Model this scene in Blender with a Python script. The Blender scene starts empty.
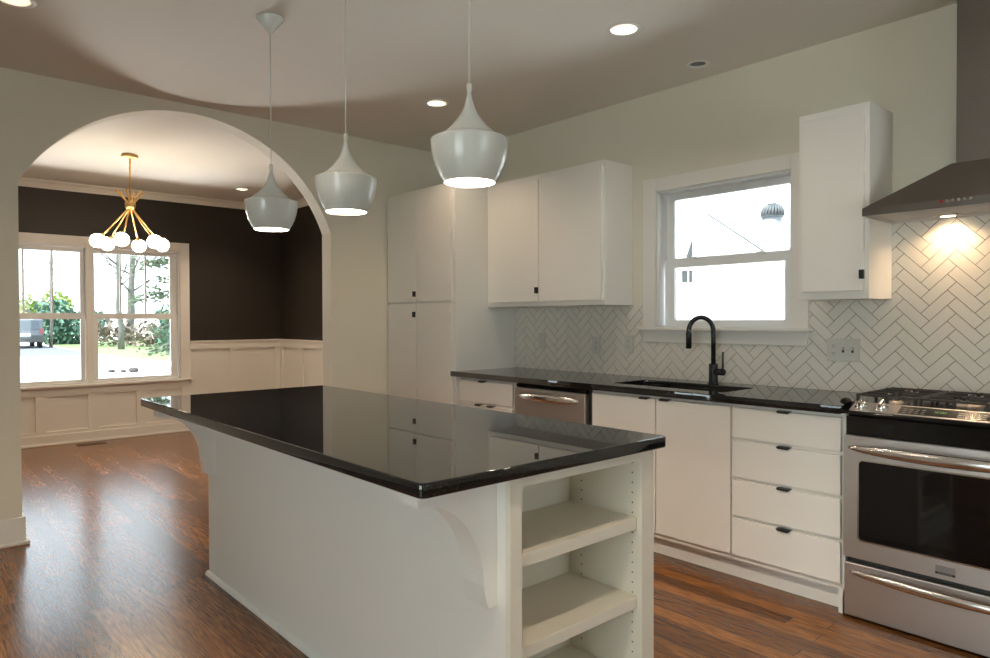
import bpy, bmesh, math, random
from mathutils import Vector, Matrix
random.seed(7)
C = bpy.context.scene.collection
PI = math.pi
R = math.radians

# ------------------------------------------------------------------ camera
scene = bpy.context.scene
cam_data = bpy.data.cameras.new('camera')
cam = bpy.data.objects.new('camera', cam_data)
C.objects.link(cam)
scene.camera = cam
yaw, pitch, roll = R(48.4736), R(-0.82516), R(-0.15597)
fwd = Vector((-math.sin(yaw) * math.cos(pitch), math.cos(yaw) * math.cos(pitch), math.sin(pitch)))
rt = Vector((math.cos(yaw), math.sin(yaw), 0))
up = rt.cross(fwd)
rt2 = rt * math.cos(roll) + up * math.sin(roll)
up2 = rt2.cross(fwd)
m3 = Matrix((rt2, up2, -fwd)).transposed()
cam.matrix_world = Matrix.Translation((0, 0, 1.288)) @ m3.to_4x4()
cam_data.sensor_width = 36
cam_data.lens = 686.43 / 990 * 36
cam_data.clip_start = 0.02
cam_data.clip_end = 400

# ------------------------------------------------------------------ colour management, world, sun, daylight
scene.view_settings.view_transform = 'Standard'
scene.view_settings.look = 'None'
scene.view_settings.gamma = 1
scene.view_settings.use_curve_mapping = False
scene.view_settings.exposure = 0.0
scene.cycles.use_denoising = True
scene.cycles.max_bounces = 10
scene.cycles.diffuse_bounces = 5
scene.cycles.glossy_bounces = 5
scene.cycles.transparent_max_bounces = 16
scene.cycles.sample_clamp_indirect = 6
scene.cycles.caustics_reflective = False
scene.cycles.caustics_refractive = False
scene.cycles.blur_glossy = 0.5

world = bpy.data.worlds.new('sky')
scene.world = world
world.use_nodes = True
wn = world.node_tree.nodes
wl = world.node_tree.links
bg = wn['Background']
tc = wn.new('ShaderNodeTexCoord')
sx = wn.new('ShaderNodeSeparateXYZ')
wl.new(tc.outputs['Generated'], sx.inputs[0])
ramp = wn.new('ShaderNodeValToRGB')
ramp.color_ramp.elements[0].position = 0.0
ramp.color_ramp.elements[0].color = (0.84, 0.94, 1.0, 1)
ramp.color_ramp.elements[1].position = 0.7
ramp.color_ramp.elements[1].color = (0.62, 0.80, 1.0, 1)
wl.new(sx.outputs['Z'], ramp.inputs[0])
wl.new(ramp.outputs[0], bg.inputs['Color'])
bg.inputs['Strength'].default_value = 4.9

def light(name, kind, loc, energy, color, target=None, **kw):
    d = bpy.data.lights.new(name, kind)
    d.energy = energy
    d.color = color
    for k, v in kw.items():
        setattr(d, k, v)
    o = bpy.data.objects.new(name, d)
    o.location = loc
    if target is not None:
        o.rotation_euler = (Vector(target) - Vector(loc)).to_track_quat('-Z', 'Y').to_euler()
    C.objects.link(o)
    return o

COOL = (0.86, 0.94, 1.0)
WARM = (1.0, 0.78, 0.55)
light('sun', 'SUN', (0, -10, 20), 15, (0.95, 0.98, 0.88), target=(0.3, 0.2, 0), angle=R(1))
# area lamps for daylight through the glazed openings of the rooms behind the camera
light('daylight_patio_door', 'AREA', (0.1, -3.22, 1.15), 44, (0.80, 0.96, 0.93), target=(0.1, 0, 1.15), shape='RECTANGLE', size=2.3, size_y=2.0)
light('daylight_side_window', 'AREA', (2.63, 1.8, 1.45), 3, COOL, target=(0, 1.8, 1.45), shape='RECTANGLE', size=1.5, size_y=1.2)
light('right_fill_lamp', 'AREA', (4.4, 1.3, 0.05), 110, COOL, target=(-1.4, 2.9, 2.7), shape='RECTANGLE', size=1.8, size_y=1.2)  # made-up lamp outside the side window, added to brighten the right-hand ceiling
# unseen lamp added for yard bounce, lighting the kitchen ceiling through the sink window
light('yard_bounce_lamp', 'AREA', (-2.0, 5.1, 0.15), 75, (0.92, 0.97, 1.0), target=(-2.1, 2.2, 2.7), shape='RECTANGLE', size=2.2, size_y=1.2)
# lamp hidden below the dining sills, added as drive bounce up through the arch
light('drive_bounce_lamp', 'AREA', (-10.6, 1.75, -0.2), 440, (0.96, 0.98, 1.0), target=(-4.4, 1.6, 2.7), shape='RECTANGLE', size=1.6, size_y=1.2)

# ------------------------------------------------------------------ materials
def nodes_of(name):
    m = bpy.data.materials.new(name)
    m.use_nodes = True
    nt = m.node_tree
    return m, nt.nodes, nt.links, nt.nodes['Principled BSDF']

def mat(name, col, rough=0.5, metal=0.0, vary=0.03, scale=6.0, bump=0.0, bscale=60.0, coat=0.0, stretch=None, spec=0.5, rvary=0.0, emit=None, emit_s=0.0):
    m, n, l, b = nodes_of(name)
    b.inputs['Roughness'].default_value = rough
    b.inputs['Metallic'].default_value = metal
    b.inputs['Specular IOR Level'].default_value = spec
    b.inputs['Coat Weight'].default_value = coat
    t = n.new('ShaderNodeTexCoord')
    mp = n.new('ShaderNodeMapping')
    l.new(t.outputs['Object'], mp.inputs[0])
    if stretch:
        mp.inputs['Scale'].default_value = stretch
    no = n.new('ShaderNodeTexNoise')
    no.inputs['Scale'].default_value = scale
    no.inputs['Detail'].default_value = 4
    l.new(mp.outputs[0], no.inputs['Vector'])
    mx = n.new('ShaderNodeMix')
    mx.data_type = 'RGBA'
    a = [c * (1 - vary) for c in col]
    z = [min(1, c * (1 + vary)) for c in col]
    mx.inputs['A'].default_value = (*a, 1)
    mx.inputs['B'].default_value = (*z, 1)
    l.new(no.outputs['Fac'], mx.inputs['Factor'])
    l.new(mx.outputs['Result'], b.inputs['Base Color'])
    if rvary:
        mr = n.new('ShaderNodeMapRange')
        mr.inputs['To Min'].default_value = max(0, rough - rvary)
        mr.inputs['To Max'].default_value = rough + rvary
        l.new(no.outputs['Fac'], mr.inputs['Value'])
        l.new(mr.outputs[0], b.inputs['Roughness'])
    if bump:
        n2 = n.new('ShaderNodeTexNoise')
        n2.inputs['Scale'].default_value = bscale
        n2.inputs['Detail'].default_value = 3
        l.new(mp.outputs[0], n2.inputs['Vector'])
        bp = n.new('ShaderNodeBump')
        bp.inputs['Strength'].default_value = bump
        bp.inputs['Distance'].default_value = 0.01
        l.new(n2.outputs['Fac'], bp.inputs['Height'])
        l.new(bp.outputs[0], b.inputs['Normal'])
    if emit:
        b.inputs['Emission Color'].default_value = (*emit, 1)
        b.inputs['Emission Strength'].default_value = emit_s
    return m

M = {}
M['wall'] = mat('greige_wall_paint', (0.73, 0.685, 0.575), 0.75, vary=0.015, bump=0.02, bscale=220)
M['ceil'] = mat('ceiling_paint', (0.75, 0.715, 0.655), 0.85, vary=0.01, bump=0.02, bscale=200)
M['dark'] = mat('espresso_wall_paint', (0.020, 0.0145, 0.0095), 0.55, vary=0.05, bump=0.02, bscale=200)
M['trim'] = mat('white_trim_paint', (0.80, 0.765, 0.71), 0.38, vary=0.01)
M['cab'] = mat('white_cabinet_lacquer', (0.83, 0.80, 0.745), 0.36, vary=0.012)
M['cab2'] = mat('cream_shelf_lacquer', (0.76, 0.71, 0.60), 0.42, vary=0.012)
M['sash'] = mat('window_vinyl', (0.80, 0.80, 0.79), 0.35, vary=0.01)
M['black'] = mat('matte_black_metal', (0.016, 0.015, 0.015), 0.38, vary=0.1)
M['faucet'] = mat('oil_rubbed_black', (0.014, 0.015, 0.018), 0.26, metal=0.3, vary=0.1)
M['steel'] = mat('brushed_stainless', (0.60, 0.565, 0.54), 0.37, metal=1.0, vary=0.05, scale=9, stretch=(1, 1, 60), bump=0.015, bscale=14, rvary=0.05)
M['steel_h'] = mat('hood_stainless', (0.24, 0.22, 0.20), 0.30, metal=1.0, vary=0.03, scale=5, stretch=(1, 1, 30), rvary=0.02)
M['steel_lit'] = mat('hood_steel_bounce_lit', (0.62, 0.57, 0.52), 0.5, metal=0.25, vary=0.02)  # hood underside paler and warmer: bounced light put into the colour
M['chrome'] = mat('polished_chrome', (0.66, 0.63, 0.60), 0.19, metal=1.0, vary=0.02)
M['sinkm'] = mat('sink_steel', (0.5, 0.5, 0.5), 0.25, metal=1.0, vary=0.03)
M['blackglass'] = mat('black_oven_glass', (0.006, 0.006, 0.0065), 0.05, vary=0.1, spec=0.35)
M['enamel'] = mat('black_enamel', (0.008, 0.0075, 0.0075), 0.14, vary=0.1, spec=0.35)
M['iron'] = mat('cast_iron', (0.035, 0.030, 0.027), 0.48, vary=0.2, scale=40, bump=0.1, bscale=180)
M['burner'] = mat('burner_alloy', (0.36, 0.34, 0.33), 0.4, metal=1.0, vary=0.08)
M['display'] = mat('control_glass', (0.035, 0.032, 0.03), 0.12, vary=0.15, scale=30)
M['legend'] = mat('panel_legend_grey', (0.30, 0.29, 0.27), 0.5)
M['lcd'] = mat('clock_digits', (0.05, 0.2, 0.03), 0.4, emit=(0.25, 0.8, 0.15), emit_s=0.25)
M['pend'] = mat('pendant_white_enamel', (0.60, 0.61, 0.58), 0.24, vary=0.02, coat=0.15)
M['pendin'] = mat('pendant_inner_white', (0.9, 0.84, 0.74), 0.6, vary=0.01)
M['cord'] = mat('grey_cord', (0.62, 0.61, 0.56), 0.5, vary=0.05)
M['brass'] = mat('brushed_brass', (0.80, 0.52, 0.20), 0.3, metal=1.0, vary=0.05)
M['globe'] = mat('opal_glass_lit', (0.95, 0.9, 0.8), 0.3, emit=(1.0, 0.80, 0.58), emit_s=42.0)
M['bulb'] = mat('lit_bulb', (0.95, 0.9, 0.8), 0.3, emit=(1.0, 0.82, 0.60), emit_s=14.0)
M['lens'] = mat('lit_downlight_lens', (0.95, 0.9, 0.8), 0.3, emit=(1.0, 0.82, 0.62), emit_s=7.0)
M['halo'] = mat('hood_lamp_lens', (0.95, 0.9, 0.8), 0.3, emit=(1.0, 0.78, 0.50), emit_s=12.0)
M['can'] = mat('downlight_white_trim', (0.82, 0.80, 0.76), 0.4, vary=0.01)
M['speaker'] = mat('grey_perforated_cloth', (0.22, 0.22, 0.21), 0.7, vary=0.25, scale=240)
M['plate'] = mat('outlet_plate_plastic', (0.60, 0.58, 0.53), 0.35, vary=0.01)
M['slot'] = mat('outlet_slot_dark', (0.05, 0.045, 0.04), 0.6)
M['bronze'] = mat('bronze_floor_register', (0.06, 0.040, 0.028), 0.4, metal=0.5, vary=0.15)
M['red'] = mat('red_indicator', (0.45, 0.02, 0.02), 0.3, emit=(1, 0.05, 0.03), emit_s=0.02)
M['grout'] = mat('grout', (0.17, 0.15, 0.125), 0.9, vary=0.08, scale=30)
M['slit'] = mat('shadow_gap_board', (0.05, 0.047, 0.043), 0.8)
# outdoors
M['drive'] = mat('pale_concrete_drive', (0.62, 0.60, 0.57), 0.9, vary=0.12, scale=0.4)
M['asphalt'] = mat('grey_asphalt', (0.10, 0.10, 0.11), 0.9, vary=0.2, scale=0.6)
M['lawn'] = mat('lawn_green', (0.14, 0.20, 0.07), 0.9, vary=0.3, scale=0.5)
M['leafA'] = mat('leaf_blue_green', (0.055, 0.13, 0.085), 0.6, vary=0.4, scale=1.2)
M['leafB'] = mat('leaf_yellow_green', (0.22, 0.28, 0.06), 0.6, vary=0.35, scale=1.0)
M['leafC'] = mat('conifer_needles', (0.055, 0.085, 0.042), 0.7, vary=0.5, scale=1.5)
M['leafD'] = mat('dry_leaves', (0.17, 0.13, 0.10), 0.8, vary=0.4, scale=2.0)
M['bark'] = mat('grey_bark', (0.13, 0.12, 0.11), 0.9, vary=0.3, scale=3, bump=0.3, bscale=12)
M['carpaint'] = mat('silver_car_paint', (0.09, 0.095, 0.105), 0.3, metal=0.3, vary=0.02)
M['carglass'] = mat('car_window_glass', (0.05, 0.06, 0.07), 0.08, vary=0.1)
M['cartrim'] = mat('car_dark_bumper', (0.06, 0.06, 0.06), 0.5, vary=0.1)
M['tyre'] = mat('tyre_rubber', (0.025, 0.025, 0.025), 0.8, vary=0.2)
M['tail'] = mat('tail_lamp_red', (0.16, 0.03, 0.03), 0.25)
M['siding'] = mat('white_siding', (0.82, 0.83, 0.82), 0.7, vary=0.02)
M['shingle'] = mat('pale_roof_shingle', (0.62, 0.62, 0.61), 0.85, vary=0.1, scale=8)
M['fascia'] = mat('grey_fascia', (0.035, 0.04, 0.045), 0.7, vary=0.05)
M['galv'] = mat('galvanised_vent', (0.05, 0.054, 0.06), 0.55, metal=0.0, vary=0.15, scale=12)
M['collar'] = mat('vent_collar_metal', (0.20, 0.21, 0.22), 0.5, vary=0.1, scale=8)
M['shade'] = mat('neighbour_window_glass', (0.03, 0.035, 0.035), 0.15, vary=0.2, scale=4)
M['rock'] = mat('field_stone', (0.05, 0.043, 0.04), 0.9, vary=0.3, scale=5)

def glass_material():
    m, n, l, b = nodes_of('window_glass')
    n.remove(b)
    out = n['Material Output']
    tr = n.new('ShaderNodeBsdfTransparent')
    tr.inputs[0].default_value = (0.97, 0.98, 0.97, 1)
    gl = n.new('ShaderNodeBsdfGlossy')
    gl.inputs['Roughness'].default_value = 0.02
    fr = n.new('ShaderNodeFresnel')
    fr.inputs[0].default_value = 1.45
    no = n.new('ShaderNodeTexNoise')
    no.inputs['Scale'].default_value = 3
    bp = n.new('ShaderNodeBump')
    bp.inputs['Strength'].default_value = 0.02
    l.new(no.outputs['Fac'], bp.inputs['Height'])
    l.new(bp.outputs[0], gl.inputs['Normal'])
    mx = n.new('ShaderNodeMixShader')
    l.new(fr.outputs[0], mx.inputs[0])
    l.new(tr.outputs[0], mx.inputs[1])
    l.new(gl.outputs[0], mx.inputs[2])
    l.new(mx.outputs[0], out.inputs[0])
    return m
M['glass'] = glass_material()

def granite_material():
    m, n, l, b = nodes_of('black_granite')
    t = n.new('ShaderNodeTexCoord')
    v = n.new('ShaderNodeTexVoronoi')
    v.inputs['Scale'].default_value = 340
    l.new(t.outputs['Object'], v.inputs['Vector'])
    wn_ = n.new('ShaderNodeTexWhiteNoise')
    l.new(v.outputs['Color'], wn_.inputs['Vector'])
    cr = n.new('ShaderNodeValToRGB')
    cr.color_ramp.elements[0].position = 0.70
    cr.color_ramp.elements[0].color = (0.0055, 0.0055, 0.006, 1)
    cr.color_ramp.elements[1].position = 1.0
    cr.color_ramp.elements[1].color = (0.03, 0.031, 0.031, 1)
    l.new(wn_.outputs['Value'], cr.inputs[0])
    l.new(cr.outputs[0], b.inputs['Base Color'])
    no = n.new('ShaderNodeTexNoise')
    no.inputs['Scale'].default_value = 5
    no.inputs['Detail'].default_value = 5
    l.new(t.outputs['Object'], no.inputs['Vector'])
    mr = n.new('ShaderNodeMapRange')
    mr.inputs['From Min'].default_value = 0.5
    mr.inputs['From Max'].default_value = 0.75
    mr.inputs['To Min'].default_value = 0.018
    mr.inputs['To Max'].default_value = 0.045
    l.new(no.outputs['Fac'], mr.inputs['Value'])
    l.new(mr.outputs[0], b.inputs['Roughness'])
    b.inputs['IOR'].default_value = 1.62
    return m
M['granite'] = granite_material()

def floor_material():
    m, n, l, b = nodes_of('stained_oak_planks')
    t = n.new('ShaderNodeTexCoord')
    s = n.new('ShaderNodeSeparateXYZ')
    l.new(t.outputs['Object'], s.inputs[0])
    def math_(op, a, bb=None, c=None):
        q = n.new('ShaderNodeMath')
        q.operation = op
        for i, x in enumerate((a, bb, c)):
            if x is None:
                continue
            if isinstance(x, (int, float)):
                q.inputs[i].default_value = x
            else:
                l.new(x, q.inputs[i])
        return q.outputs[0]
    def noise1(w):
        q = n.new('ShaderNodeTexWhiteNoise')
        q.noise_dimensions = '1D'
        l.new(w, q.inputs['W'])
        return q.outputs['Value']
    W, L = 0.083, 1.25
    yy = math_('DIVIDE', s.outputs['Y'], W)
    row = math_('FLOOR', yy)
    fy = math_('FRACT', yy)
    off = math_('MULTIPLY', noise1(row), 7.31)
    xx = math_('ADD', math_('DIVIDE', s.outputs['X'], L), off)
    col = math_('FLOOR', xx)
    fx = math_('FRACT', xx)
    pid = math_('ADD', math_('MULTIPLY', row, 17.13), math_('MULTIPLY', col, 3.717))
    rnd = noise1(pid)
    rnd2 = noise1(math_('ADD', pid, 0.37))
    # grain coordinates: long along the plank, shifted for every plank
    cx = n.new('ShaderNodeCombineXYZ')
    l.new(math_('MULTIPLY', s.outputs['X'], 1.1), cx.inputs[0])
    l.new(math_('MULTIPLY', s.outputs['Y'], 17.0), cx.inputs[1])
    l.new(math_('MULTIPLY', rnd, 60.0), cx.inputs[2])
    no = n.new('ShaderNodeTexNoise')
    no.inputs['Scale'].default_value = 1.1
    no.inputs['Detail'].default_value = 3
    no.inputs['Distortion'].default_value = 0.4
    l.new(cx.outputs[0], no.inputs['Vector'])
    rings = math_('SINE', math_('MULTIPLY', no.outputs['Fac'], 78.0))
    fine = n.new('ShaderNodeTexNoise')
    fine.inputs['Scale'].default_value = 9
    fine.inputs['Detail'].default_value = 6
    l.new(cx.outputs[0], fine.inputs['Vector'])
    tone = math_('ADD', math_('MULTIPLY', rnd, 0.34), math_('MULTIPLY', rnd2, 0.08))
    tone = math_('ADD', tone, math_('MULTIPLY', rings, 0.09))
    tone = math_('ADD', tone, math_('MULTIPLY', math_('SUBTRACT', fine.outputs['Fac'], 0.5), 0.85))
    tone = math_('ADD', tone, 0.22)
    cr = n.new('ShaderNodeValToRGB')
    e = cr.color_ramp.elements
    e[0].position = 0.0
    e[0].color = (0.030, 0.0120, 0.0050, 1)
    e[1].position = 1.0
    e[1].color = (0.52, 0.212, 0.055, 1)
    k = e.new(0.45)
    k.color = (0.180, 0.069, 0.0200, 1)
    l.new(tone, cr.inputs[0])
    # joints
    g1 = math_('LESS_THAN', fy, 0.022)
    g2 = math_('LESS_THAN', fx, 0.0018)
    gap = math_('MAXIMUM', g1, g2)
    mx = n.new('ShaderNodeMix')
    mx.data_type = 'RGBA'
    l.new(gap, mx.inputs['Factor'])
    l.new(cr.outputs[0], mx.inputs['A'])
    mx.inputs['B'].default_value = (0.010, 0.005, 0.003, 1)
    l.new(mx.outputs['Result'], b.inputs['Base Color'])
    l.new(math_('ADD', math_('MULTIPLY', fine.outputs['Fac'], 0.10), 0.20), b.inputs['Roughness'])
    hgt = math_('SUBTRACT', math_('MULTIPLY', rings, 0.10), math_('MULTIPLY', gap, 0.8))
    hgt = math_('ADD', hgt, math_('MULTIPLY', fine.outputs['Fac'], 0.25))
    bp = n.new('ShaderNodeBump')
    bp.inputs['Strength'].default_value = 0.07
    bp.inputs['Distance'].default_value = 0.004
    l.new(hgt, bp.inputs['Height'])
    l.new(bp.outputs[0], b.inputs['Normal'])
    b.inputs['Specular IOR Level'].default_value = 0.30
    b.inputs['Coat Weight'].default_value = 0.21
    b.inputs['Coat Roughness'].default_value = 0.17
    return m
M['floor'] = floor_material()
M['tile'] = mat('glazed_white_tile', (0.76, 0.72, 0.645), 0.16, vary=0.05, scale=9, bump=0.05, bscale=14)

# ------------------------------------------------------------------ mesh building
class MB:
    """Collects shapes, links them as one mesh object; several materials by slot."""
    def __init__(self):
        self.bm = bmesh.new()
        self.mats = []
        self.cur = 0
        self.smooth_angle = None

    def use(self, m):
        if m not in self.mats:
            self.mats.append(m)
        self.cur = self.mats.index(m)
        return self

    def _absorb(self, b2, smooth=False, mtx=None):
        if mtx is not None:
            bmesh.ops.transform(b2, matrix=mtx, verts=b2.verts)
        bmesh.ops.recalc_face_normals(b2, faces=b2.faces)
        vmap = {}
        for v in b2.verts:
            vmap[v] = self.bm.verts.new(v.co)
        for f in b2.faces:
            try:
                nf = self.bm.faces.new([vmap[v] for v in f.verts])
            except ValueError:
                continue
            nf.material_index = self.cur
            nf.smooth = smooth or f.smooth
        b2.free()
        return self

    def box(self, x0, x1, y0, y1, z0, z1, bev=0.0, seg=2, mtx=None):
        b = bmesh.new()
        vs = [b.verts.new((x, y, z)) for x in (x0, x1) for y in (y0, y1) for z in (z0, z1)]
        for q in ((0, 1, 3, 2), (4, 6, 7, 5), (0, 4, 5, 1), (2, 3, 7, 6), (0, 2, 6, 4), (1, 5, 7, 3)):
            b.faces.new([vs[i] for i in q])
        if bev:
            bmesh.ops.bevel(b, geom=list(b.edges), offset=bev, segments=seg, profile=0.5, affect='EDGES')
        return self._absorb(b, False, mtx)

    def prism(self, pts, axis, a0, a1, bev=0.0, smooth=False):
        """2D outline pts extruded along axis from a0 to a1. axis x: pts=(y,z); y: pts=(x,z); z: pts=(x,y)."""
        b = bmesh.new()
        def P(p, a):
            return {'x': (a, p[0], p[1]), 'y': (p[0], a, p[1]), 'z': (p[0], p[1], a)}[axis]
        lo = [b.verts.new(P(p, a0)) for p in pts]
        hi = [b.verts.new(P(p, a1)) for p in pts]
        b.faces.new(lo)
        b.faces.new(list(reversed(hi)))
        n = len(pts)
        for i in range(n):
            f = b.faces.new((lo[i], hi[i], hi[(i + 1) % n], lo[(i + 1) % n]))
            f.smooth = smooth
        if bev:
            bmesh.ops.recalc_face_normals(b, faces=b.faces)
            es = [e for e in b.edges if len(e.link_faces) == 2 and e.calc_face_angle(0) > 0.6]
            bmesh.ops.bevel(b, geom=es, offset=bev, segments=2, profile=0.5, affect='EDGES')
        return self._absorb(b)

    def plate(self, outer, holes, axis, a0, a1):
        """Outline with holes, filled and given thickness along axis."""
        cu = bpy.data.curves.new('tmp', 'CURVE')
        cu.dimensions = '2D'
        cu.fill_mode = 'BOTH'
        cu.extrude = abs(a1 - a0) / 2
        for loop in [outer] + list(holes):
            sp = cu.splines.new('POLY')
            sp.points.add(len(loop) - 1)
            for i, p in enumerate(loop):
                sp.points[i].co = (p[0], p[1], 0, 1)
            sp.use_cyclic_u = True
        ob = bpy.data.objects.new('tmp', cu)
        me = bpy.data.meshes.new_from_object(ob)
        b = bmesh.new()
        b.from_mesh(me)
        bpy.data.objects.remove(ob)
        bpy.data.curves.remove(cu)
        bpy.data.meshes.remove(me)
        bmesh.ops.remove_doubles(b, verts=b.verts, dist=1e-5)
        mid = (a0 + a1) / 2
        for v in b.verts:
            x, y, z = v.co
            v.co = {'x': (mid + z, x, y), 'y': (x, mid + z, y), 'z': (x, y, mid + z)}[axis]
        for f in b.faces:
            f.smooth = False
        return self._absorb(b)

    def lathe(self, prof, origin=(0, 0, 0), seg=40, mtx=None, smooth=True, sharp=()):
        """prof: (r,z) list; r=0 ends close to a point."""
        b = bmesh.new()
        rings = []
        for r, z in prof:
            if r < 1e-6:
                rings.append([b.verts.new((0, 0, z))])
            else:
                rings.append([b.verts.new((r * math.cos(2 * PI * k / seg), r * math.sin(2 * PI * k / seg), z)) for k in range(seg)])
        for i in range(len(rings) - 1):
            A, B = rings[i], rings[i + 1]
            for k in range(seg):
                k2 = (k + 1) % seg
                if len(A) == 1 and len(B) == 1:
                    continue
                if len(A) == 1:
                    f = b.faces.new((A[0], B[k], B[k2]))
                elif len(B) == 1:
                    f = b.faces.new((A[k], A[k2], B[0]))
                else:
                    f = b.faces.new((A[k], A[k2], B[k2], B[k]))
                f.smooth = smooth and i not in sharp
        mt = Matrix.Translation(origin)
        if mtx is not None:
            mt = mt @ mtx
        return self._absorb(b, False, mt)

    def cyl(self, p0, p1, r0, r1=None, seg=20, smooth=True):
        p0, p1 = Vector(p0), Vector(p1)
        r1 = r0 if r1 is None else r1
        d = p1 - p0
        L = d.length
        q = d.to_track_quat('Z', 'Y').to_matrix().to_4x4()
        return self.lathe([(0, 0), (r0, 0), (r1, L), (0, L)], p0, seg, q, smooth, sharp=(0, 2))

    def tube(self, pts, rad, seg=16, caps=True, squash=None):
        """Tube along points; rad a number or a list."""
        b = bmesh.new()
        pts = [Vector(p) for p in pts]
        n = len(pts)
        rs = rad if isinstance(rad, (list, tuple)) else [rad] * n
        prev = None
        rings = []
        for i, p in enumerate(pts):
            t = (pts[min(i + 1, n - 1)] - pts[max(i - 1, 0)]).normalized()
            if prev is None:
                a = Vector((0, 0, 1)) if abs(t.z) < 0.9 else Vector((1, 0, 0))
                nn = (a - t * a.dot(t)).normalized()
            else:
                nn = (prev - t * prev.dot(t)).normalized()
            prev = nn
            bb = t.cross(nn)
            ring = []
            for k in range(seg):
                an = 2 * PI * k / seg
                s1, s2 = (1, 1) if squash is None else squash
                ring.append(b.verts.new(p + nn * (rs[i] * s1 * math.cos(an)) + bb * (rs[i] * s2 * math.sin(an))))
            rings.append(ring)
        for i in range(n - 1):
            for k in range(seg):
                f = b.faces.new((rings[i][k], rings[i][(k + 1) % seg], rings[i + 1][(k + 1) % seg], rings[i + 1][k]))
                f.smooth = True
        if caps:
            b.faces.new(rings[0])
            b.faces.new(list(reversed(rings[-1])))
        return self._absorb(b)

    def sphere(self, c, r, seg=24, sc=(1, 1, 1)):
        b = bmesh.new()
        bmesh.ops.create_uvsphere(b, u_segments=seg, v_segments=max(8, seg // 2), radius=r)
        for v in b.verts:
            v.co = Vector((v.co.x * sc[0], v.co.y * sc[1], v.co.z * sc[2])) + Vector(c)
        for f in b.faces:
            f.smooth = True
        return self._absorb(b, True)

    def face(self, pts):
        vs = [self.bm.verts.new(p) for p in pts]
        f = self.bm.faces.new(vs)
        f.material_index = self.cur
        return self

    def build(self, name, material=None, parent=None, base=None):
        """base: world origin of the thing; vertices are given in world space."""
        if material is not None and not self.mats:
            self.use(material)
        me = bpy.data.meshes.new(name)
        o = bpy.data.objects.new(name, me)
        org = Vector((0, 0, 0))
        p = parent
        while p is not None:
            org += Vector(p.location)
            p = p.parent
        if parent is None and base is not None:
            org = Vector(base)
            o.location = org
        for v in self.bm.verts:
            v.co -= org
        self.bm.to_mesh(me)
        self.bm.free()
        for mm in self.mats:
            me.materials.append(mm)
        C.objects.link(o)
        if parent is not None:
            o.parent = parent
        return o

def B(*a, **k):
    return MB().box(*a, **k)

def thing(name, label, cat, loc, group=None):
    o = bpy.data.objects.new(name, None)
    o.empty_display_size = 0.1
    o.location = loc
    o['label'] = label
    o['category'] = cat
    if group:
        o['group'] = group
    C.objects.link(o)
    return o

def tag(o, label, cat, group=None, kind=None):
    o['label'] = label
    o['category'] = cat
    if group:
        o['group'] = group
    if kind:
        o['kind'] = kind
    return o

def struct(o):
    o['kind'] = 'structure'
    return o

def copy_tree(o, parent=None):
    c = o.copy()
    C.objects.link(c)
    c.parent = parent
    for ch in [x for x in C.objects if x.parent == o]:
        copy_tree(ch, c)
    return c

def circle(cx, cy, r, n=32):
    return [(cx + r * math.cos(2 * PI * k / n), cy + r * math.sin(2 * PI * k / n)) for k in range(n)]

def rect(x0, x1, y0, y1):
    return [(x0, y0), (x1, y0), (x1, y1), (x0, y1)]

def rrect(x0, x1, y0, y1, r, n=6):
    out = []
    for cx, cy, a in ((x1 - r, y0 + r, -90), (x1 - r, y1 - r, 0), (x0 + r, y1 - r, 90), (x0 + r, y0 + r, 180)):
        for k in range(n + 1):
            t = R(a + 90 * k / n)
            out.append((cx + r * math.cos(t), cy + r * math.sin(t)))
    return out

# ------------------------------------------------------------------ room dimensions
H = 2.715
YW = 3.65            # window wall, room face
XA = -4.758          # arch wall, kitchen face
XA2 = -4.900         # arch wall, dining face
XD = -8.326          # dining window wall, room face
YDR = 3.74           # dining right wall
YDL = -0.42          # dining left wall
XR = 2.60            # wall behind the camera, right
YB = -3.20           # wall behind the camera, back

# ---- floor, ceiling
struct(B(XD - 0.2, XR + 0.15, YB - 0.15, YDR + 0.2, -0.12, 0.0).build('floor', M['floor']))
CANS = {  # x, y of recessed fittings
    'k': [(-2.123, 2.734), (-3.658, 2.733), (-3.715, 0.440), (-0.60, 2.734), (-2.123, 0.527), (-0.60, 0.527), (0.92, 2.0), (0.92, 0.0), (-2.1, -1.6)],
    'd': [(-7.45, 2.916), (-5.70, 2.916), (-7.45, 0.25), (-5.70, 0.25)],
    's': [(-2.14, 3.42)]}
holes = [circle(x, y, 0.062 if k != 's' else 0.045) for k in CANS for x, y in CANS[k]]
struct(MB().plate(rect(XD - 0.2, XR + 0.15, YB - 0.15, YDR + 0.2), holes, 'z', H, H + 0.09).build('ceiling', M['ceil']))
struct(B(XD - 0.2, XR + 0.15, YB - 0.15, YDR + 0.2, H + 0.26, H + 0.3).build('ceiling_deck', M['slit']))

# ---- arch wall
ac_y, ac_z, ac_r = 1.526, 1.575, 1.083
y_l, y_r = 0.570, 2.543
a_r = math.atan2(math.sqrt(ac_r ** 2 - (y_r - ac_y) ** 2), y_r - ac_y)
a_l = math.atan2(math.sqrt(ac_r ** 2 - (y_l - ac_y) ** 2), y_l - ac_y)
arch = [(ac_y + ac_r * math.cos(a_r + (a_l - a_r) * k / 48), ac_z + ac_r * math.sin(a_r + (a_l - a_r) * k / 48)) for k in range(49)]
outline = [(YB, 0), (YB, H), (YDR, H), (YDR, 0), (y_r, 0)] + arch + [(y_l, 0)]
struct(MB().prism(outline, 'x', XA2, XA).build('wall_arch', M['wall']))

# ---- kitchen window wall
WX0, WX1, WZ0, WZ1 = -2.572, -1.708, 1.232, 2.088
struct(MB().plate(rect(XA2 + 0.14, XR + 0.15, 0, H), [rect(WX0, WX1, WZ0, WZ1)], 'y', YW, YW + 0.16).build('wall_window', M['wall']))
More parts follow.
